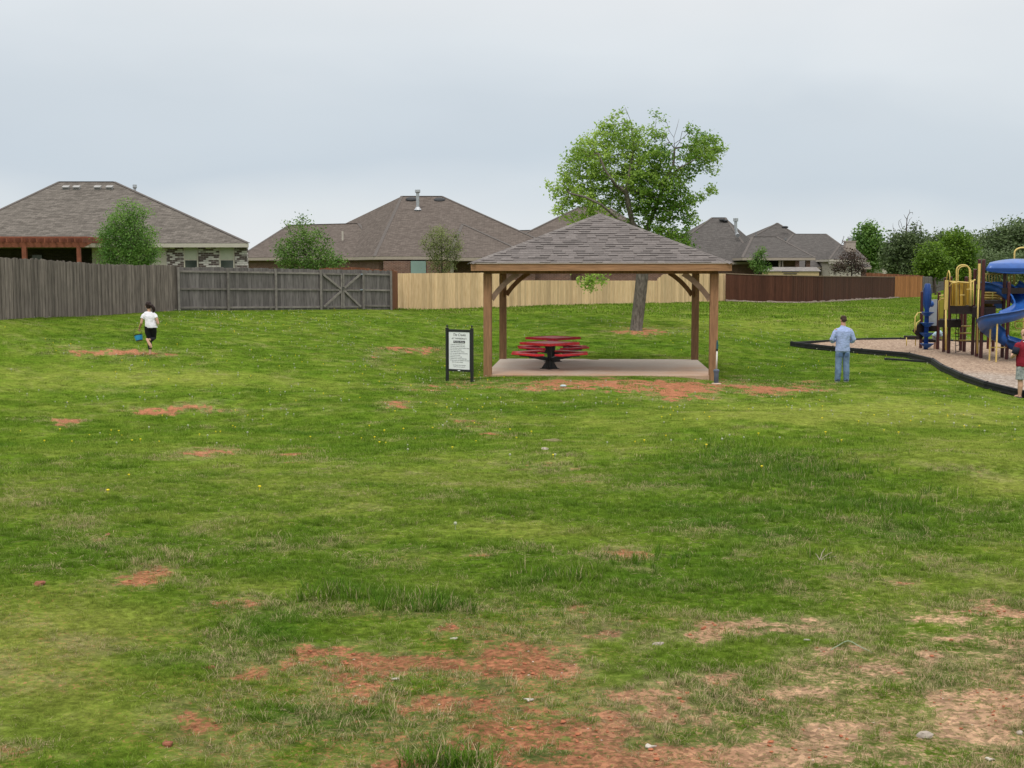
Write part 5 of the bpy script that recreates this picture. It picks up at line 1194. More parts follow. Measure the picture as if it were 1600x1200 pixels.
# every border timber is a thing of its own
bt0 = None; cnt = 0
def border(pa, pb, h0, label):
    d = (pb - pa); L_ = math.hypot(d.x, d.y); root = empty('border_timber', tuple(pa), 0, label, 'border timber', 'black border timbers round the play area')
    m = MB(); a = pa.copy(); b_ = pb.copy(); hh = .22
    m.beam(a + Vector((0, 0, h0)), b_ + Vector((0, 0, h0)), .1, hh); m.beam(a + Vector((0, 0, h0 + .05)) , b_ + Vector((0, 0, h0 + .05)), .125, .03); m.beam(a + Vector((0, 0, h0 - .05)), b_ + Vector((0, 0, h0 - .05)), .125, .03)
    m.build('rail', BORD, root, world=True, bevel=.008)
    m = MB(); u = d.normalized(); m.tube([a + u * .06 + Vector((0, 0, h0 - .3)), a + u * .06 + Vector((0, 0, h0 + hh / 2 + .02))], .03, 8); m.build('stake', BORD, root, world=True)
def run(pts, names, h0=.085):
    k = 0
    for a, b_ in zip(pts, pts[1:]):
        L_ = (b_ - a).length; nn_ = max(1, round(L_ / 2.4))
        for i in range(nn_):
            p, q = a.lerp(b_, i / nn_), a.lerp(b_, (i + 1) / nn_ - .004); p.z = H(p.x, p.y); q.z = H(q.x, q.y)
            border(p, q, h0, names(k, p)); k += 1
def nm_front(k, p):
    px = proj(p.x, p.y, p.z)[0]
    if px > 1600: return 'black border timber of the near edge outside the right frame edge, number %s along' % ['first', 'second', 'third', 'fourth', 'fifth', 'sixth', 'seventh', 'eighth', 'ninth'][min(8, k - 9)]
    o_ = ['first', 'second', 'third', 'fourth', 'fifth', 'sixth', 'seventh', 'eighth', 'ninth', 'tenth', 'eleventh', 'twelfth'][min(k, 11)]
    return '%s black border timber from the left tip along the near edge of the play area' % o_
def nm_back(k, p):
    o_ = ['first', 'second', 'third', 'fourth', 'fifth', 'sixth', 'seventh', 'eighth', 'ninth', 'tenth', 'eleventh', 'twelfth'][min(k, 11)]
    return '%s thin black border timber from the left along the far edge of the play area' % o_
run(fpts[:-1], nm_front); run(bpts[:-1], nm_back, .06)
a, b_ = G(1383, 43.6), G(1458, 42.2); m = MB(); m.beam(a + Vector((0, 0, .03)), b_ + Vector((0, 0, .03)), .12, .1, tone=.5)
tag(m.build('loose_timber', BORD), 'loose black timber lying in the grass beside the near border', 'timber')

MAR = simple('maroon_post_paint', (.058, .010, .010), .4, .15, 4, spec=.5); YLW = simple('yellow_play_plastic', (.44, .265, .03), .45, .15, 3, spec=.5); YLP = simple('yellow_pipe_paint', (.62, .46, .15), .4, .1, 3)
BLU = simple('blue_slide_plastic', (.022, .10, .36), .32, .2, 3, spec=.5); BLD = simple('blue_pole_paint', (.015, .05, .19), .35, .1); DKD = simple('dark_deck_coating', (.022, .016, .015), .7, .3, 12); GRP = simple('grey_climbing_panel', (.30, .33, .36), .6, .08)
PGD = empty('play_structure', tuple(G(1520, 45.5)), 0, 'playground climbing structure with maroon posts, yellow panels, blue canopy and spiral slide', 'playground set')
def dbase(y):  # depth at which the mulch top meets picture row y
    s_ = (y - 600) / F; t = math.tan(TH + math.atan(s_)); return (CAMZ + .13) / t
def ppost(px, yb, yt, r=.062, mat=None, name='post', d=None):
    d = d or dbase(yb); p = P(px, yb, d); m = MB(); zt = P(px, yt, d).z
    m.tube([(p.x, p.y, p.z - .4), (p.x, p.y, zt - .03), (p.x, p.y, zt)], [r, r, r * .6], 10); m.build(name, mat or MAR, PGD, world=True, smooth=False); return p, zt
for px, yb, yt in ((1438.5, 542, 455), (1465, 544, 456), (1474.5, 547, 433), (1482, 549, 432), (1501, 543.5, 470), (1506.5, 545, 432), (1519.5, 550, 420), (1526, 553, 405), (1532.5, 555, 405), (1544, 541, 478), (1551.5, 544, 470), (1566, 553, 423), (1573, 555, 440), (1609, 548, 400), (1622, 553, 398)):
    ppost(px, yb, yt)
def pipe(pts, r=.024, mat=None, name='rail', n=8):
    m = MB(); m.tube([P(*p) for p in pts], r, n); return m.build(name, mat or YLP, PGD, world=True, smooth=True)
def panel(px0, px1, y0, y1, d, mat, name='panel', th=.04, d2=None, rows=None):
    a = P(px0, y1, d); b_ = P(px1, y1, d2 or d); zt = P(px0, y0, d).z; m = MB(); h = zt - a.z
    m.beam(Vector((a.x, a.y, a.z + h / 2)), Vector((b_.x, b_.y, a.z + h / 2)), th, h); return m.build(name, mat, PGD, world=True, bevel=.01)
def arch(px0, px1, ytop, ybot, d, r=.026, d2=None):
    d2 = d2 or d; w = px1 - px0; pts = [(px0, ybot, d)]
    for i in range(13):
        a = math.pi * i / 12; rr_ = .5; x = px0 + w * (1 - math.cos(a)) / 2; pts.append((x, ytop + 11 - 11 * math.sin(a) ** .7, d + (d2 - d) * (1 - math.cos(a)) / 2))
    pts.append((px1, ybot, d2)); return pipe(pts, r, name='arch')
# decks
def deck(pts, y_, th=.28, name='deck'):
    vs = []
    ref = P(pts[0][0], y_, pts[0][1]).z
    for dz in (0, -th):
        for px, d in pts: p = P(px, y_, d); vs.append((p.x, p.y, ref + dz))
    n_ = len(pts); m = MB(); m.add(vs, [tuple(range(n_)), tuple(range(2 * n_ - 1, n_ - 1, -1))] + [(i, n_ + i, n_ + (i + 1) % n_, (i + 1) % n_) for i in range(n_)]); m.build(name, DKD, PGD, world=True)
deck([(1484, 45.3), (1519, 45.1), (1518, 47.2), (1490, 47.2)], 478); deck([(1519.5, 45.0), (1556, 44.8), (1556, 46.6), (1521, 46.8)], 480, .36); deck([(1466, 46.2), (1502, 45.9), (1500, 47.4), (1468, 47.4)], 500, .26)
deck([(1566, 44.5), (1612, 44.7), (1610, 47), (1562, 47)], 450, .2)
deck([(1534, 45), (1566, 44.9), (1562, 47), (1536, 47)], 470, .1)
# yellow barrier panels round the left deck
panel(1485, 1492, 441, 478, 45.6, YLW); panel(1492.5, 1503, 441, 478, 45.3, YLW); panel(1503.5, 1509, 441, 478, 45.4, YLW, d2=45.6); panel(1510, 1518, 441, 478, 46.6, YLW); panel(1486, 1507, 443, 478, 47.2, YLW)
for px in (1487, 1490.5, 1494.5, 1499, 1506): pipe([(px, 443, 45.2), (px, 476, 45.2)], .012, mat=DKD, name='slot')
panel(1475.2, 1480.6, 438, 484, 45.5, YLP, name='roller_panel'); panel(1527.3, 1531, 412, 452, 44.4, YLP, name='roller_panel'); pipe([(1529, 452, 44.4), (1528, 484, 44.5), (1527, 552, 44.6)], .03, name='support_pole'); pipe([(1478, 484, 45.5), (1478, 547, 45.6)], .035, mat=YLP, name='support_pole')
arch(1494.5, 1515, 414, 478, 45.1); arch(1497, 1517, 416, 478, 46.4, .02)
pipe([(1484, 440, 45.2), (1495, 440.5, 45.2), (1516, 442, 45.1), (1524, 437, 45.1)], .03); pipe([(1484, 447, 45.2), (1488, 442, 45.0), (1496, 441, 45)], .022); pipe([(1517, 437, 45), (1517, 478, 45)], .024); pipe([(1521, 438, 45), (1521, 476, 45)], .02); pipe([(1510, 452, 45), (1520, 452, 45)], .015); pipe([(1500, 461, 45), (1508, 461, 45)], .015)
pipe([(1478.5, 440, 45.6), (1480.5, 428, 45.5), (1482.5, 423, 45.4), (1484, 428, 45.3), (1484, 440, 45.3)], .022, name='handle')
# rail right of the tall posts
pipe([(1534, 428.5, 46.2), (1568, 428, 46.2)], .026); pipe([(1534, 442, 46.2), (1568, 442, 46.2)], .02)
for px in (1541, 1545.5, 1550, 1554.5, 1559, 1563.5): pipe([(px, 429, 46.2), (px, 442, 46.2)], .02, name='baluster')
for px in (1574, 1579, 1583.5): pipe([(px, 419, 46), (px, 444, 46)], .026, name='baluster')
for y in (457, 461.5, 465.5): pipe([(1535, y, 45.2), (1560, y, 45.2), (1564, y + 1, 45.6)], .022)
panel(1536, 1550, 455, 470, 46.6, YLW); panel(1536, 1551, 472, 479, 45.9, YLW); panel(1551, 1566, 458, 469, 46.8, YLW); panel(1553, 1566, 472, 482, 46.9, BLU, name='tunnel_panel')
arch(1585, 1612, 387, 444, 47, .032)
# lower rails and small arch
pipe([(1468, 462, 46), (1474, 461.5, 45.8)], .024); pipe([(1467, 500, 46.2), (1467, 470, 46.2), (1472, 467, 46), (1474, 466.5, 45.8)], .024, name='handle'); panel(1467, 1474, 464, 498, 46.7, simple('clear_yellow_panel', (.32, .30, .05), .3, .1), th=.02)
# ladders
pipe([(1495, 487, 46.6), (1493.2, 520, 46.1), (1493.2, 551, 45.4)], .014, DKD, 'ladder_rail'); pipe([(1499.5, 489, 46.6), (1497.5, 525, 46.1), (1500, 549, 45.3)], .014, DKD, 'ladder_rail')
for y in (500, 510, 515, 521, 526.5, 532, 540, 550): pipe([(1493.3, y, 46), (1498.5, y - 1, 46)], .012, DKD, 'rung')
for y in (509.5, 520.5, 531.8): pipe([(1490.5, y, 47.2), (1517, y, 47.2)], .026, name='rung')
# blue climber with round steps
d_ = dbase(544.5); p = P(1446.5, 545, d_)
m = MB(); z0, z1 = p.z - .3, P(1446.5, 443, d_).z; m.tube([(p.x, d_, z0), (p.x, d_, z1 - .9), (p.x, d_, z1 - .75), (p.x, d_, z1 - .04), (p.x, d_, z1)], [.085, .085, .125, .115, .07], 12); m.build('climber_pole', BLD, PGD, world=True, smooth=True)
for k, y in enumerate((487.5, 504, 520, 536.5)):
    z_ = P(1446.5, y, d_).z; m = MB(); cx, cy = p.x + (.0, .02, .0, .03)[k], d_ - .03; m.rings([((cx, cy, z_ - .16), .09, .09), ((cx, cy, z_ - .03), .24, .24), ((cx, cy, z_), .26, .26)], 16); m.build('round_step', BLU, PGD, world=True)
for sx in (-1, 1):
    m = MB(); zc = [P(1446.5, y, d_).z for y in (451, 458, 476, 484)]; m.tube([(p.x + sx * .06, d_, zc[0] + .1), (p.x + sx * .13, d_, zc[0]), (p.x + sx * .145, d_, zc[1]), (p.x + sx * .145, d_, zc[2]), (p.x + sx * .05, d_, zc[3])], .016, 6); m.build('grab_handle', BLD, PGD, world=True)
m = MB(); q_ = P(1455, 475, d_ + .4); m.ball(q_, (.11, .1, .13), 6); m.build('ball', BLU, PGD, world=True, smooth=True)
panel(1451, 1465, 468, 509, 49.3, GRP, 'climbing_panel'); m = MB(); m.beam(P(1432, 524, 48.4), P(1444, 510, 48.5), .05, .5); m.build('stair_side', DKD, PGD, world=True); panel(1440, 1464, 509, 518, 48.6, DKD, 'stair_riser'); panel(1441, 1462, 531, 535, 48.4, DKD, 'stair_riser')
m = MB(); a, b_ = P(1415.5, 526.5, 46.9), P(1432.5, 526.5, 46.9); m.beam(a, b_, .5, .08); m.build('step_platform', DKD, PGD, world=True); pipe([(1416.5, 527, 46.8), (1416.5, 540, 46.8)], .02, name='leg'); pipe([(1430.5, 527, 46.8), (1430.5, 540, 46.8)], .02, name='leg')
pipe([(1429, 520, 46.8), (1430, 495, 46.9), (1434, 489, 47), (1440, 488, 47)], .018, name='handrail'); pipe([(1431, 516, 47.5), (1432, 505, 47.6), (1438, 500, 47.7)], .016, name='handrail')
# canopy: four drooping edges
m = MB(); nu = 16; vs = []; fs = []
cz0 = P(1538, 411.5, 44.4).z; x0, x1 = P(1538.5, 410, 44.6).x, P(1640, 410, 44.6).x; y0, y1 = 44.5, 46.9
for j in range(nu + 1):
    for i in range(nu + 1):
        u, v = i / nu, j / nu; y = y0 + (y1 - y0) * v; x = x0 + (x1 - x0) * u + .372 * (y - y0); cx_, cy_ = abs(2 * u - 1), abs(2 * v - 1)
        z = cz0 + .17 * (1 - cx_ ** 2) * (1 - cy_ ** 2) - .11 * (1 - cx_ ** 2) * cy_ ** 4 - (.0 if cy_ < .99 else .24) * (1 if cx_ < .99 else .9) - (.20 if cx_ > .99 and cy_ < .99 else 0)
        vs.append((x, y, z))
for j in range(nu):
    for i in range(nu): a = j * (nu + 1) + i; fs.append((a, a + 1, a + nu + 2, a + nu + 1))
m.add(vs, fs); o = m.build('canopy', BLU, PGD, world=True, smooth=True); so_ = o.modifiers.new('thickness', 'SOLIDIFY'); so_.thickness = .04
m = MB(); m.beam((x0 + .05, y0 + .02, cz0 - .22), (x1, y0 + .02, cz0 - .22), .04, .1); m.build('canopy_frame', BLD, PGD, world=True)
# slide troughs
def catm(pts, k=6):
    pts = [np.array(p, float) for p in pts]; q = [2 * pts[0] - pts[1]] + pts + [2 * pts[-1] - pts[-2]]; o_ = []
    for i in range(1, len(q) - 2):
        for j in range(k):
            t = j / k; a, b_, c, d = q[i - 1:i + 3]; o_.append(.5 * (2 * b_ + (c - a) * t + (2 * a - 5 * b_ + 4 * c - d) * t * t + (3 * b_ - a - 3 * c + d) * t ** 3))
    o_.append(pts[-1]); return o_
def trough(path, w, h, name, mat, bank=0):
    pts = catm([tuple(P(*p)) for p in path], 7); prof = [(-.5 * w - .05, h), (-.5 * w, h + .02), (-.47 * w, h * .6), (-.38 * w, .09), (-.2 * w, .01), (0, 0), (.2 * w, .01), (.38 * w, .09), (.47 * w, h * .6), (.5 * w, h + .02), (.5 * w + .05, h)]
    vs = []; fs = []; n_ = len(prof)
    for i, p in enumerate(pts):
        t = pts[min(i + 1, len(pts) - 1)] - pts[max(0, i - 1)]; t = Vector(t); t.normalize(); th_ = Vector((t.x, t.y, 0)).normalized(); s_ = Vector((th_.y, -th_.x, 0)); u = s_.cross(t)
        if u.z < 0: u = -u
        for a, b_ in prof: vs.append(Vector(p) + s_ * a + u * b_)
    for i in range(len(pts) - 1):
        for j in range(n_ - 1): a = i * n_ + j; fs.append((a, a + 1, a + n_ + 1, a + n_))
    m = MB(); m.add(vs, fs); o = m.build(name, mat, PGD, world=True, smooth=True); s2 = o.modifiers.new('thickness', 'SOLIDIFY'); s2.thickness = .03; return o
trough([(1540, 456, 45.9), (1556, 457, 45.5), (1574, 466, 45.1), (1594, 480, 44.5), (1601, 489, 43.8), (1590, 497, 43.2), (1568, 504, 43.0), (1548, 511, 43.4), (1543, 519, 44.1), (1553, 529, 44.8), (1572, 541, 44.8), (1594, 549, 44.4), (1604, 550, 44.2)], .62, .34, 'spiral_slide', BLU)
trough([(1578, 450, 45.7), (1592, 460, 45.3), (1612, 478, 44.9), (1640, 500, 44.6), (1660, 520, 44.4)], .60, .28, 'straight_slide', BLU)
for px, yt, yb in ((1546, 510, 558), (1556.5, 505, 560), (1598, 492, 545)): ppost(px, yb, yt, .028, YLP, 'slide_support')
pipe([(1548, 543, 44.3), (1572, 543, 44.5)], .02, name='brace'); pipe([(1586, 498, 45.5), (1586, 510, 45.5), (1588, 513, 45.5), (1604, 513, 45.5)], .02, name='loop_rail'); pipe([(1587, 502, 45.5), (1604, 502, 45.5)], .02, name='loop_rail')

# ================================================================ PEOPLE
def remesh(m, name, mat, parent, vox=.009, smooth=3, disp=0, dscale=14, dstretch=1):
    o = m.build(name, mat); r = o.modifiers.new('r', 'REMESH'); r.mode = 'VOXEL'; r.voxel_size = vox
    if smooth: s_ = o.modifiers.new('s', 'SMOOTH'); s_.iterations = smooth; s_.factor = .5
    bpy.context.view_layer.update()
    me = bpy.data.meshes.new_from_object(o.evaluated_get(bpy.context.evaluated_depsgraph_get())); bpy.data.objects.remove(o)
    me.name = name; me.materials.clear(); me.materials.append(mat)
    if disp:
        nr_ = [v.normal.copy() for v in me.vertices]
        for v, q in zip(me.vertices, nr_):
            w = mnoise.noise(Vector((v.co.x * dscale, v.co.y * dscale, v.co.z * dscale * dstretch))) + .5 * mnoise.noise(v.co * dscale * 2.3)
            v.co += q * w * disp
    me.polygons.foreach_set('use_smooth', [True] * len(me.polygons)); me.update()
    t = bpy.data.objects.new(name, me); C.objects.link(t); t.parent = parent; return t
def hand(m, wrist, d, palmn, s=1.0, curl=.6, side=1):
    """palm, five unequal bent fingers and a thumb from the palm's side"""
    d = Vector(d).normalized(); n_ = Vector(palmn); n_ = (n_ - d * n_.dot(d)).normalized(); x = d.cross(n_) * side; w = Vector(wrist)
    m.tube([w - d * .02 * s, w + d * .02 * s, w + d * .06 * s, w + d * .088 * s], [.024 * s, .030 * s, .036 * s, .032 * s], 10, flat=.55)
    for k, ln in enumerate((.070, .078, .073, .058)):
        b_ = w + d * .082 * s + x * (k - 1.5) * .019 * s; pts = [b_]; dd_ = d.copy()
        for j, f_ in enumerate((.45, .3, .25)):
            ang_ = curl * (.6 + .5 * j); dd_ = (Matrix.Rotation(ang_, 3, x) @ dd_) if (Matrix.Rotation(ang_, 3, x) @ dd_).dot(n_) > dd_.dot(n_) else (Matrix.Rotation(-ang_, 3, x) @ dd_)
            pts.append(pts[-1] + dd_ * ln * f_ * s)
        m.tube(pts, [.0095 * s, .009 * s, .0085 * s, .0065 * s], 6)
    b_ = w + d * .025 * s - x * .026 * s; m.tube([b_, b_ + (d * .6 - x * .7 + n_ * .3).normalized() * .032 * s, b_ + (d * .9 - x * .5 + n_ * .5).normalized() * .062 * s], [.012 * s, .011 * s, .008 * s], 6)
def head(m, c, s=1.0, yaw=0, pitch=0):
    """skull, jaw, nose, ears; face looks along +y before yaw"""
    rm = Matrix.Rotation(yaw, 3, 'Z') @ Matrix.Rotation(-pitch, 3, 'X'); c = Vector(c); Q = lambda x, y, z: c + rm @ (Vector((x, y, z)) * s)
    def el(cx, cy, cz, rx, ry, rz):
        k = MB(); k.ball((0, 0, 0), (rx * s, ry * s, rz * s), 8); m.add([Q(cx, cy, cz) + rm @ Vector(v) for v in k.v], k.f)
    el(0, -.012, .035, .076, .095, .088); el(0, .018, -.035, .060, .072, .075); el(0, .045, -.078, .034, .035, .025); el(0, .088, -.018, .012, .020, .022); el(0, .082, -.055, .022, .010, .008)
    for sx in (-1, 1): el(sx * .078, -.008, -.012, .009, .019, .030)
    return Q, rm
def eyes(Q, parent, s):
    for sx in (-1, 1):
        m = MB(); m.ball(Q(sx * .032, .078, .004), .011 * s, 5); m.build('eye', EYE, parent)
SKIN = simple('light_skin', (.50, .30, .21), .55, .08, 6); SKIN2 = simple('tanned_skin', (.46, .26, .18), .55, .08, 6); EYE = simple('eye_white', (.5, .5, .5), .3, .02); FOOT = simple('foot_sole_skin', (.55, .26, .14), .6, .1, 8)
HAIRD = simple('dark_brown_hair', (.022, .012, .010), .6, .4, 30); HAIRS = simple('short_brown_hair', (.05, .03, .022), .8, .3, 40); HAIRB = simple('thin_fair_hair', (.30, .20, .14), .8, .2, 40)

# ---- man in light blue shirt, back to the camera
g_ = G(1315.5, 34.5)
PM = empty('person', tuple(g_), R(2), 'man in a light blue long-sleeved shirt and jeans standing with his back turned', 'person')
CHB = simple('light_blue_shirt', (.32, .40, .64), .85, .06, 5); JEAN = simple('washed_denim', (.115, .185, .32), .9, .28, 7, c2=(.20, .29, .44)); SHOE = simple('dark_shoes', (.035, .05, .075), .7, .2); SOLE = simple('pale_soles', (.5, .5, .48), .7, .05)
m = MB(); Q, rm = head(m, (0.01, .03, 1.665), 1.0, R(8), R(22))
m.tube([(0, 0, 1.40), (0, 0, 1.50), (0.005, .02, 1.60)], [.08, .066, .062], 12)
m.rings([((0, 0, .86), .16, .11), ((0, 0, .95), .165, .115), ((0, 0, 1.08), .14, .10), ((0, -.005, 1.25), .165, .11), ((0, -.005, 1.38), .175, .10), ((0, 0, 1.45), .12, .08)], 18)
for sx in (-1, 1):
    m.tube([(sx * .085, 0, .92), (sx * .095, .01, .70), (sx * .098, .005, .50), (sx * .105, -.02, .32), (sx * .11, -.01, .10), (sx * .11, 0, .05)], [.09, .080, .056, .058, .042, .045], 12)
    m.tube([(sx * .11, -.05, .035), (sx * .12, .05, .045), (sx * .13, .15, .03)], [.035, .042, .035], 8)
    m.tube([(sx * .17, 0, 1.42), (sx * .225, -.01, 1.33), (sx * .27, .0, 1.16), (sx * .20, .15, 1.10), (sx * .10, .27, 1.13)], [.062, .052, .043, .038, .027], 10)
    hand(m, (sx * .10, .27, 1.13), (-sx * .75, .55, .25), (-sx * .3, -.5, .3), 1, .5, sx)
BD = remesh(m, 'body', SKIN2, PM, .0065, 2); eyes(Q, PM, 1)
m = MB(); m.rings([((0, 0, .83), .198, .135), ((0, 0, .88), .198, .138), ((0, -.01, 1.0), .185, .132), ((0, -.012, 1.12), .180, .130), ((0, -.015, 1.27), .200, .138), ((0, -.012, 1.38), .215, .130), ((0, -.005, 1.45), .155, .10), ((0, .0, 1.49), .085, .078), ((0, .0, 1.525), .068, .066)], 24)
for sx in (-1, 1): m.tube([(sx * .13, -.005, 1.42), (sx * .195, -.01, 1.375), (sx * .25, -.015, 1.28), (sx * .295, -.01, 1.155), (sx * .275, .05, 1.10), (sx * .19, .18, 1.115), (sx * .13, .245, 1.13)], [.060, .066, .068, .064, .062, .050, .040], 14)
remesh(m, 'shirt', CHB, PM, .009, 2, .016, 12, .5)
m = MB(); m.rings([((0, 0, .80), .165, .120), ((0, 0, .90), .175, .125), ((0, 0, .97), .165, .12)], 20)
for sx in (-1, 1): m.tube([(sx * .085, 0, .88), (sx * .098, .0, .72), (sx * .104, .0, .50), (sx * .112, -.01, .30), (sx * .118, 0, .12), (sx * .12, .01, .045)], [.102, .098, .086, .086, .076, .076], 14)
remesh(m, 'jeans', JEAN, PM, .009, 2, .006, 14, .7)
m = MB()
for sx in (-1, 1): m.box((sx * .082, -.106, .745), (.105, .012, .10))
m.build('back_pockets', simple('denim_pocket', (.075, .13, .24), .9, .2), PM, bevel=.004)
for sx in (-1, 1):
    m = MB(); m.rings([((sx * .12, .03, .018), .05, .14), ((sx * .12, .03, .05), .05, .138), ((sx * .118, .0, .085), .042, .085)], 16); sh_ = m.build('shoe', SHOE, PM, smooth=True)
    m = MB(); m.rings([((sx * .12, .03, -.008), .053, .145), ((sx * .12, .03, .022), .054, .146)], 16); q_ = m.build('sole', SOLE, PM); q_.parent = sh_
m = MB(); k_ = MB(); k_.ball((0, 0, 0), (.083, .100, .080), 9)
m.add([Q(0, -.022, .052) + rm @ Vector(v) for v in k_.v], k_.f); k_ = MB(); k_.ball((0, 0, 0), (.076, .06, .06), 8); m.add([Q(0, -.058, -.005) + rm @ Vector(v) for v in k_.v], k_.f); remesh(m, 'hair', HAIRS, PM, .007, 1, .002, 60)

# ---- running girl with a bucket
g_ = G(234.5, 34.0)
PGI = empty('person', tuple(g_), R(3), 'dark-haired barefoot girl in white T-shirt and black leggings running with a bucket', 'person')
TEE = simple('white_t_shirt', (.72, .71, .76), .85, .03); LEG = simple('black_leggings', (.012, .013, .016), .75, .2)
PGI.scale = (1.03, 1.03, 1.04)
m = MB(); Q, rm = head(m, (-.03, .10, 1.255), .88, R(12), R(5))
m.tube([(0, .03, 1.05), (-.01, .06, 1.12), (-.02, .08, 1.20)], [.055, .042, .042], 10)
m.rings([((.02, 0, .70), .125, .09), ((.02, .005, .78), .120, .085), ((.015, .02, .92), .105, .075), ((.01, .04, 1.02), .12, .075), ((0, .05, 1.08), .10, .06)], 16)
L_hip, R_hip = (-.035, .0, .74), (.085, .0, .74)
m.tube([L_hip, (-.045, .03, .58), (-.02, .06, .40), (0.0, .0, .25), (.015, -.05, .10), (.015, -.06, .06)], [.082, .070, .050, .050, .030, .030], 12)
m.tube([(.015, -.10, .035), (.01, -.03, .04), (-.02, .05, .022), (-.03, .10, .016)], [.028, .032, .032, .018], 10, flat=.7)
m.tube([R_hip, (.095, .05, .60), (.085, .09, .43), (.06, -.06, .40), (.02, -.20, .40), (.0, -.25, .41)], [.082, .070, .052, .050, .034, .032], 12)
m.tube([(-.02, -.26, .44), (.03, -.30, .365), (.085, -.315, .27), (.115, -.31, .21)], [.030, .038, .046, .026], 10, flat=.55)
for k in range(5): m.tube([(.068 + k * .013 - .004, -.315, .235 - .004 * k), (.078 + k * .013, -.32, .198 + .006 * k)], [.010, .008], 6); m.tube([(-.05 + k * .012, .10, .014), (-.052 + k * .012, .13, .012)], [.009, .007], 6)
m.tube([(-.125, .04, 1.03), (-.175, .0, .93), (-.195, -.03, .82), (-.255, .07, .73), (-.285, .13, .68)], [.045, .038, .032, .028, .021], 10); hand(m, (-.285, .13, .68), (-.3, .35, -.8), (.6, .3, 0), .8, .9, -1)
m.tube([(.145, .04, 1.03), (.20, -.03, .92), (.235, -.04, .82), (.20, .12, .80), (.17, .22, .84)], [.045, .038, .032, .027, .02], 10); hand(m, (.17, .22, .84), (-.3, .8, .4), (-.6, 0, -.2), .8, .8, 1)
remesh(m, 'body', SKIN, PGI, .006, 2); eyes(Q, PGI, .88)
m = MB(); m.rings([((.045, 0, .70), .165, .115), ((.04, 0, .76), .155, .112), ((.03, .01, .88), .135, .100), ((.015, .03, 1.0), .150, .100), ((.005, .045, 1.07), .140, .085), ((-.005, .055, 1.11), .075, .06)], 22)
m.tube([(-.08, .045, 1.07), (-.14, .02, 1.01), (-.175, .0, .935)], [.045, .050, .053], 12); m.tube([(.085, .045, 1.07), (.155, .0, 1.0), (.19, -.02, .945)], [.045, .050, .053], 12)
remesh(m, 't_shirt', TEE, PGI, .008, 2, .014, 13, .5)
m = MB(); m.rings([((.025, 0, .66), .135, .10), ((.025, 0, .74), .14, .102)], 18)
m.tube([L_hip, (-.045, .03, .58), (-.02, .06, .40), (0.0, .0, .25), (.013, -.04, .14)], [.094, .080, .060, .056, .042], 12); m.tube([R_hip, (.095, .05, .60), (.085, .09, .43), (.06, -.06, .40), (.03, -.16, .40)], [.094, .080, .062, .056, .044], 12)
remesh(m, 'leggings', LEG, PGI, .008, 2)
m = MB(); k_ = MB(); k_.ball((0, 0, 0), (.078, .092, .088), 9); m.add([Q(0, -.018, .038) + rm @ Vector(v) for v in k_.v], k_.f); k_ = MB(); k_.ball((0, 0, 0), (.066, .045, .06), 8); m.add([Q(0, -.055, -.02) + rm @ Vector(v) for v in k_.v], k_.f)
m.tube([Q(.02, -.09, .03), Q(.09, -.13, .0), Q(.14, -.13, -.07), Q(.15, -.12, -.15), Q(.11, -.11, -.21)], [.03, .042, .048, .038, .012], 10)
remesh(m, 'hair', HAIRD, PGI, .007, 1, .006, 35)
# bucket hanging from the hand
bk = PGI.matrix_basis @ Vector((-.30, .16, .61)); BK = empty('bucket', tuple(Vector(g_) + Vector((-.315, .14, .375))), 0, 'small tilted bright blue bucket with a dark rim carried by the running girl', 'bucket')
BK.rotation_euler = (R(-8), R(-13), 0); BKM = simple('bright_blue_bucket', (.05, .42, .75), .35, .25, 5, c2=(.03, .22, .42))
m = MB(); m.rings([((0, 0, 0), .085, .085), ((0, 0, .02), .09, .09), ((0, 0, .15), .108, .108)], 20, cap=True); o = m.build('pail', BKM, BK, smooth=False)
m = MB(); m.rings([((0, 0, .145), .112, .112), ((0, 0, .168), .114, .114)], 20); m.rings([((0, 0, -.002), .09, .09), ((0, 0, .012), .093, .093)], 20); m.build('rim', BLK, BK)
m = MB(); m.tube([(-.112 * math.cos(a), 0, .16 + .20 * math.sin(a)) for a in [math.pi * i / 10 for i in range(11)]], .005, 5); m.build('handle', BLK, BK)

# ---- man in maroon shirt at the right edge
g_ = G(1599, 31.8)
PR = empty('person', tuple(g_), R(14), 'bald man in maroon and navy polo shirt and grey shorts at the right edge', 'person')
POLO = simple('maroon_polo', (.20, .012, .025), .85, .12, 6); NAVY = simple('navy_sleeve', (.02, .022, .04), .85, .1); SHORT = simple('grey_camo_shorts', (.22, .25, .26), .9, .35, 16, c2=(.42, .45, .44)); WCL = simple('white_collar', (.7, .66, .62), .8, .03)
m = MB(); Q, rm = head(m, (0, .05, 1.60), 1.02, R(10), R(18))
m.tube([(0, 0, 1.36), (0, .01, 1.46), (0, .03, 1.54)], [.085, .070, .066], 12)
m.rings([((0, 0, .80), .17, .13), ((0, 0, .90), .18, .15), ((0, .01, 1.05), .175, .15), ((0, 0, 1.22), .185, .13), ((0, 0, 1.34), .185, .11), ((0, 0, 1.40), .12, .08)], 18)
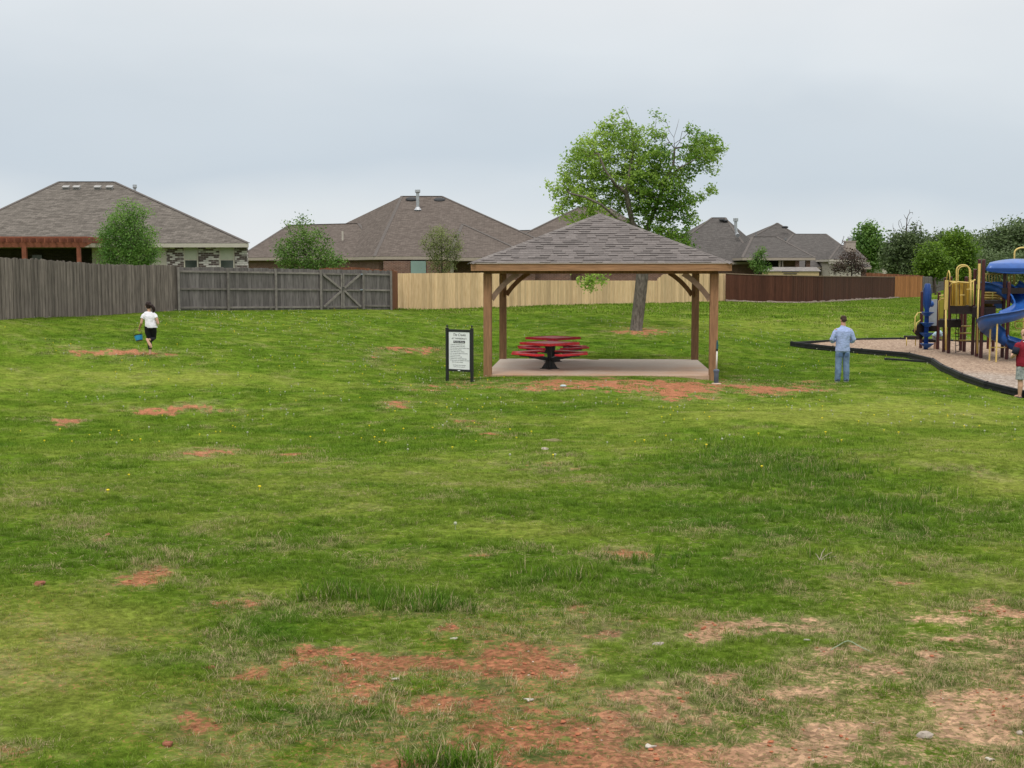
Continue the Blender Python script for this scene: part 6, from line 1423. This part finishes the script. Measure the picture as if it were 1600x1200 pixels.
for sx in (-1, 1):
    m.tube([(sx * .09, 0, .86), (sx * .10, .01, .66), (sx * .105, .0, .47), (sx * .112, -.02, .30), (sx * .115, -.01, .10), (sx * .115, 0, .05)], [.10, .085, .060, .064, .042, .044], 12)
    m.tube([(sx * .115, -.05, .035), (sx * .125, .05, .045), (sx * .13, .15, .03)], [.035, .042, .035], 8)
    m.tube([(sx * .19, 0, 1.35), (sx * .25, 0, 1.25), (sx * .285, .01, 1.08), (sx * .25, .16, 1.02), (sx * .15, .30, 1.08)], [.065, .056, .046, .040, .029], 10)
    hand(m, (sx * .15, .30, 1.08), (-sx * .6, .6, .35), (-sx * .3, -.5, .3), 1.02, .5, sx)
remesh(m, 'body', SKIN, PR, .0065, 2); eyes(Q, PR, 1)
m = MB(); m.rings([((0, 0, .80), .215, .165), ((0, .0, .90), .215, .172), ((0, .01, 1.02), .205, .17), ((0, -.005, 1.20), .212, .155), ((0, -.005, 1.31), .222, .135), ((0, 0, 1.39), .155, .10), ((0, .01, 1.44), .09, .08)], 24)
for sx in (-1, 1): m.tube([(sx * .16, 0, 1.335), (sx * .21, 0, 1.32), (sx * .245, 0, 1.24)], [.082, .084, .080], 14)
remesh(m, 'polo_shirt', POLO, PR, .009, 2, .014, 12, .5)
for sx in (-1, 1):
    m = MB(); m.tube([(sx * .235, 0, 1.27), (sx * .26, .0, 1.20), (sx * .285, .01, 1.11)], [.084, .082, .078], 14); m.build('sleeve', NAVY, PR, smooth=True)
m = MB(); m.tube([(0, .005, 1.415), (0, .015, 1.45)], [.098, .082], 18, flat=.9); m.build('collar', NAVY, PR, smooth=True); m = MB(); m.tube([(0, .0, 1.398), (0, .004, 1.412)], [.112, .104], 18, flat=.85); m.build('collar_band', WCL, PR)
m = MB(); m.rings([((0, 0, .74), .19, .15), ((0, 0, .84), .195, .16)], 20)
for sx in (-1, 1): m.tube([(sx * .09, 0, .82), (sx * .105, .0, .66), (sx * .112, .0, .47)], [.115, .110, .112], 14)
remesh(m, 'shorts', SHORT, PR, .009, 2, .007, 13)
for sx in (-1, 1):
    m = MB(); m.rings([((sx * .125, .04, -.005), .05, .145), ((sx * .125, .04, .02), .052, .146), ((sx * .12, .05, .05), .042, .09)], 16); m.build('sandal', BLK, PR, smooth=True)
m = MB(); k_ = MB(); k_.ball((0, 0, 0), (.080, .080, .05), 9); m.add([Q(0, -.030, -.01) + rm @ Vector(v) for v in k_.v], k_.f); remesh(m, 'hair', HAIRB, PR, .007, 1)
ph = PR.matrix_basis @ Vector((0, .42, 1.14)); ph = Matrix.Rotation(R(14), 3, 'Z') @ Vector((0, .40, 1.15)) + g_
m = MB(); m.box((0, 0, 0), (.15, .012, .075)); o = m.build('phone', BLK, bevel=.004); o.location = ph; o.rotation_euler = (R(-15), 0, R(14)); tag(o, 'dark phone held up in both hands by the man in maroon', 'phone')

# ---- child bending over under the play structure
g_ = G(1463.5, 48.9); g_.z += .1
PC = empty('person', tuple(g_), R(-80), 'small child in a pale blue top bending over beneath the play structure', 'person')
PAL = simple('pale_blue_top', (.50, .66, .74), .85, .1)
m = MB(); Q, rm = head(m, (0, .36, .48), .78, 0, R(70)); m.tube([(0, .18, .55), (0, .26, .52), (0, .32, .50)], [.05, .038, .038], 8)
m.rings([((0, -.1, .48), .10, .085), ((0, -.08, .55), .10, .08)], 12); m.tube([(0, -.08, .52), (0, .02, .58), (0, .12, .59), (0, .20, .56)], [.09, .085, .085, .06], 12)
for sx in (-1, 1):
    m.tube([(sx * .05, -.1, .50), (sx * .055, -.04, .30), (sx * .06, -.08, .06)], [.06, .045, .028], 8); m.tube([(sx * .06, -.10, .03), (sx * .065, .05, .025)], [.026, .022], 8)
    m.tube([(sx * .10, .17, .54), (sx * .13, .22, .42), (sx * .10, .28, .32)], [.034, .028, .02], 8); hand(m, (sx * .10, .28, .32), (0, .3, -1), (-sx, 0, 0), .6, .5, sx)
remesh(m, 'body', SKIN, PC, .006, 2); eyes(Q, PC, .78)
m = MB(); m.tube([(0, -.12, .47), (0, -.07, .53), (0, .02, .60), (0, .12, .61), (0, .21, .56)], [.11, .115, .11, .11, .07], 14); m.tube([(-.13, .19, .50), (0, .17, .57), (.13, .19, .50)], [.05, .06, .05], 10); remesh(m, 'shirt', PAL, PC, .008, 2, .005, 16)
m = MB(); m.rings([((0, -.10, .40), .10, .09), ((0, -.09, .50), .10, .09)], 12)
for sx in (-1, 1): m.tube([(sx * .05, -.1, .46), (sx * .055, -.05, .30)], [.07, .06], 10)
remesh(m, 'shorts', SHORT, PC, .008, 1)
m = MB(); k_ = MB(); k_.ball((0, 0, 0), (.068, .080, .075), 8); m.add([Q(0, -.015, .035) + rm @ Vector(v) for v in k_.v], k_.f); remesh(m, 'hair', HAIRS, PC, .007, 1)

# ================================================================ LITTER, STONES
def gpt(px, py): x, y = pix2ground(px, py); return Vector((x, y, float(ground_z(np.array([x]), np.array([y]))[0])))
def stone(px, py, s, mat, label, name='stone', sq=(1, .8, .55), seed=1):
    p = gpt(px, py); g2 = random.Random(seed); m = MB(); m.ball((0, 0, 0), (s * sq[0], s * sq[1], s * sq[2]), 6)
    m.v = [tuple(Vector(v) * (1 + .6 * mnoise.noise(Vector(v) / s * 1.3 + Vector((seed, 0, 0))))) for v in m.v]
    o = m.build(name, mat); o.location = p + Vector((0, 0, s * sq[2] * .5)); o.rotation_euler = (g2.uniform(-.2, .2), 0, g2.uniform(0, 6)); tag(o, label, 'stone'); return o
SG_ = simple('grey_tan_stone', (.36, .31, .26), .9, .3, 20, bump=.5); RS = simple('red_sandstone', (.24, .095, .055), .9, .3, 20, bump=.5)
stone(1445, 1151, .026, SG_, 'pale grey-brown stone on the bare soil near the lower right corner', seed=3); stone(1593, 1141, .014, SG_, 'small pale stone at the right edge of the soil', seed=4)
stone(1290, 905, .02, SG_, 'small grey stone in the grass left of the dead twig', seed=14) if False else None
stone(62, 917, .035, RS, 'flat red sandstone lump in the grass near the left edge', sq=(1.2, .8, .45), seed=5); stone(168, 838, .022, RS, 'dark red clod in the grass above the flat red lump', sq=(1, .8, .4), seed=6)
stone(330, 1047, .018, RS, 'dark red clod at the head of the broken red soil', seed=7); stone(262, 1168, .020, RS, 'rust-red clod half buried near the lower left', seed=8)
stone(850, 703, .06, SG_, 'flat grey-green stone in the middle of the lawn', sq=(1, .8, .25), seed=9); stone(862, 692, .10, simple('mossy_stone', (.17, .15, .07), .95, .3, 12), 'low mossy brown lump behind the flat stone in mid lawn', sq=(1.1, .9, .3), seed=10)
stone(1028, 1015, .018, SG_, 'small dark-grey chip lying on grass above the sandy patch', sq=(1.5, .7, .4), seed=11)
for i, (px, py, lb) in enumerate(((710, 1004, 'whitish flat flake on the soil below the tall grass clump'), (1260, 1003, 'pale chip beside the thin green strap'), (1015, 1162, 'pale leaf-like scrap near the bottom centre right'), (1547, 1186, 'white chip near the lower right corner'), (827, 1095, 'white chip on the red soil in the lower centre'), (618, 1066, 'pale chip on the left part of the red soil'))):
    p = gpt(px, py); m = MB(); g2 = random.Random(i + 60); k = 7; rr_ = [g2.uniform(.006, .016) for _ in range(k)]
    vs = [(rr_[j] * 1.6 * math.cos(6.283 * j / k), rr_[j] * .8 * math.sin(6.283 * j / k), g2.uniform(.004, .010)) for j in range(k)]; vs2 = [(a, b_, c - .004) for a, b_, c in vs]
    m.add(vs + vs2, [tuple(range(k)), tuple(range(2 * k - 1, k - 1, -1))] + [(j, j + k, (j + 1) % k + k, (j + 1) % k) for j in range(k)]); o = m.build('pale_flake', simple('pale_flake', (.48, .44, .38), .8, .15) if i == 0 else bpy.data.materials['pale_flake']); o.location = p; tag(o, lb, 'flake')
# green strap, dead twig, scrap of paper
pts = [gpt(px, py) + Vector((0, 0, h)) for px, py, h in ((1298, 1018, .006), (1308, 1013, .010), (1325, 1012, .014), (1342, 1014, .013), (1352, 1020, .008), (1362, 1025, .004))]
m = MB(); m.tube([tuple(p) for p in catm([tuple(p) for p in pts], 5)], .0022, 5); tag(m.build('green_strap', simple('pale_green_plastic', (.24, .31, .20), .6, .1)), 'thin pale green plastic strap arching over the sandy soil', 'strap')
b0 = gpt(1281, 874); m = MB()
for dx, dz, dy in ((.06, .05, 0), (.03, .07, .02), (-.02, .04, .01), (.08, .025, 0)): m.tube([b0, b0 + Vector((dx * .6, dy, dz * .6)), b0 + Vector((dx * 1.2, dy, dz))], [.003, .0025, .0015], 5)
tag(m.build('dead_twig', simple('bleached_twig', (.42, .36, .29), .9, .2)), 'bleached dead twig sticking up from the lawn, right of centre', 'twig')
p = gpt(880, 605); m = MB(); m.ball((0, 0, .03), (.08, .05, .03), 5); o = m.build('litter', simple('pale_blue_litter', (.45, .58, .60), .6, .2)); o.location = p; tag(o, 'crumpled pale blue scrap in front of the slab', 'litter')
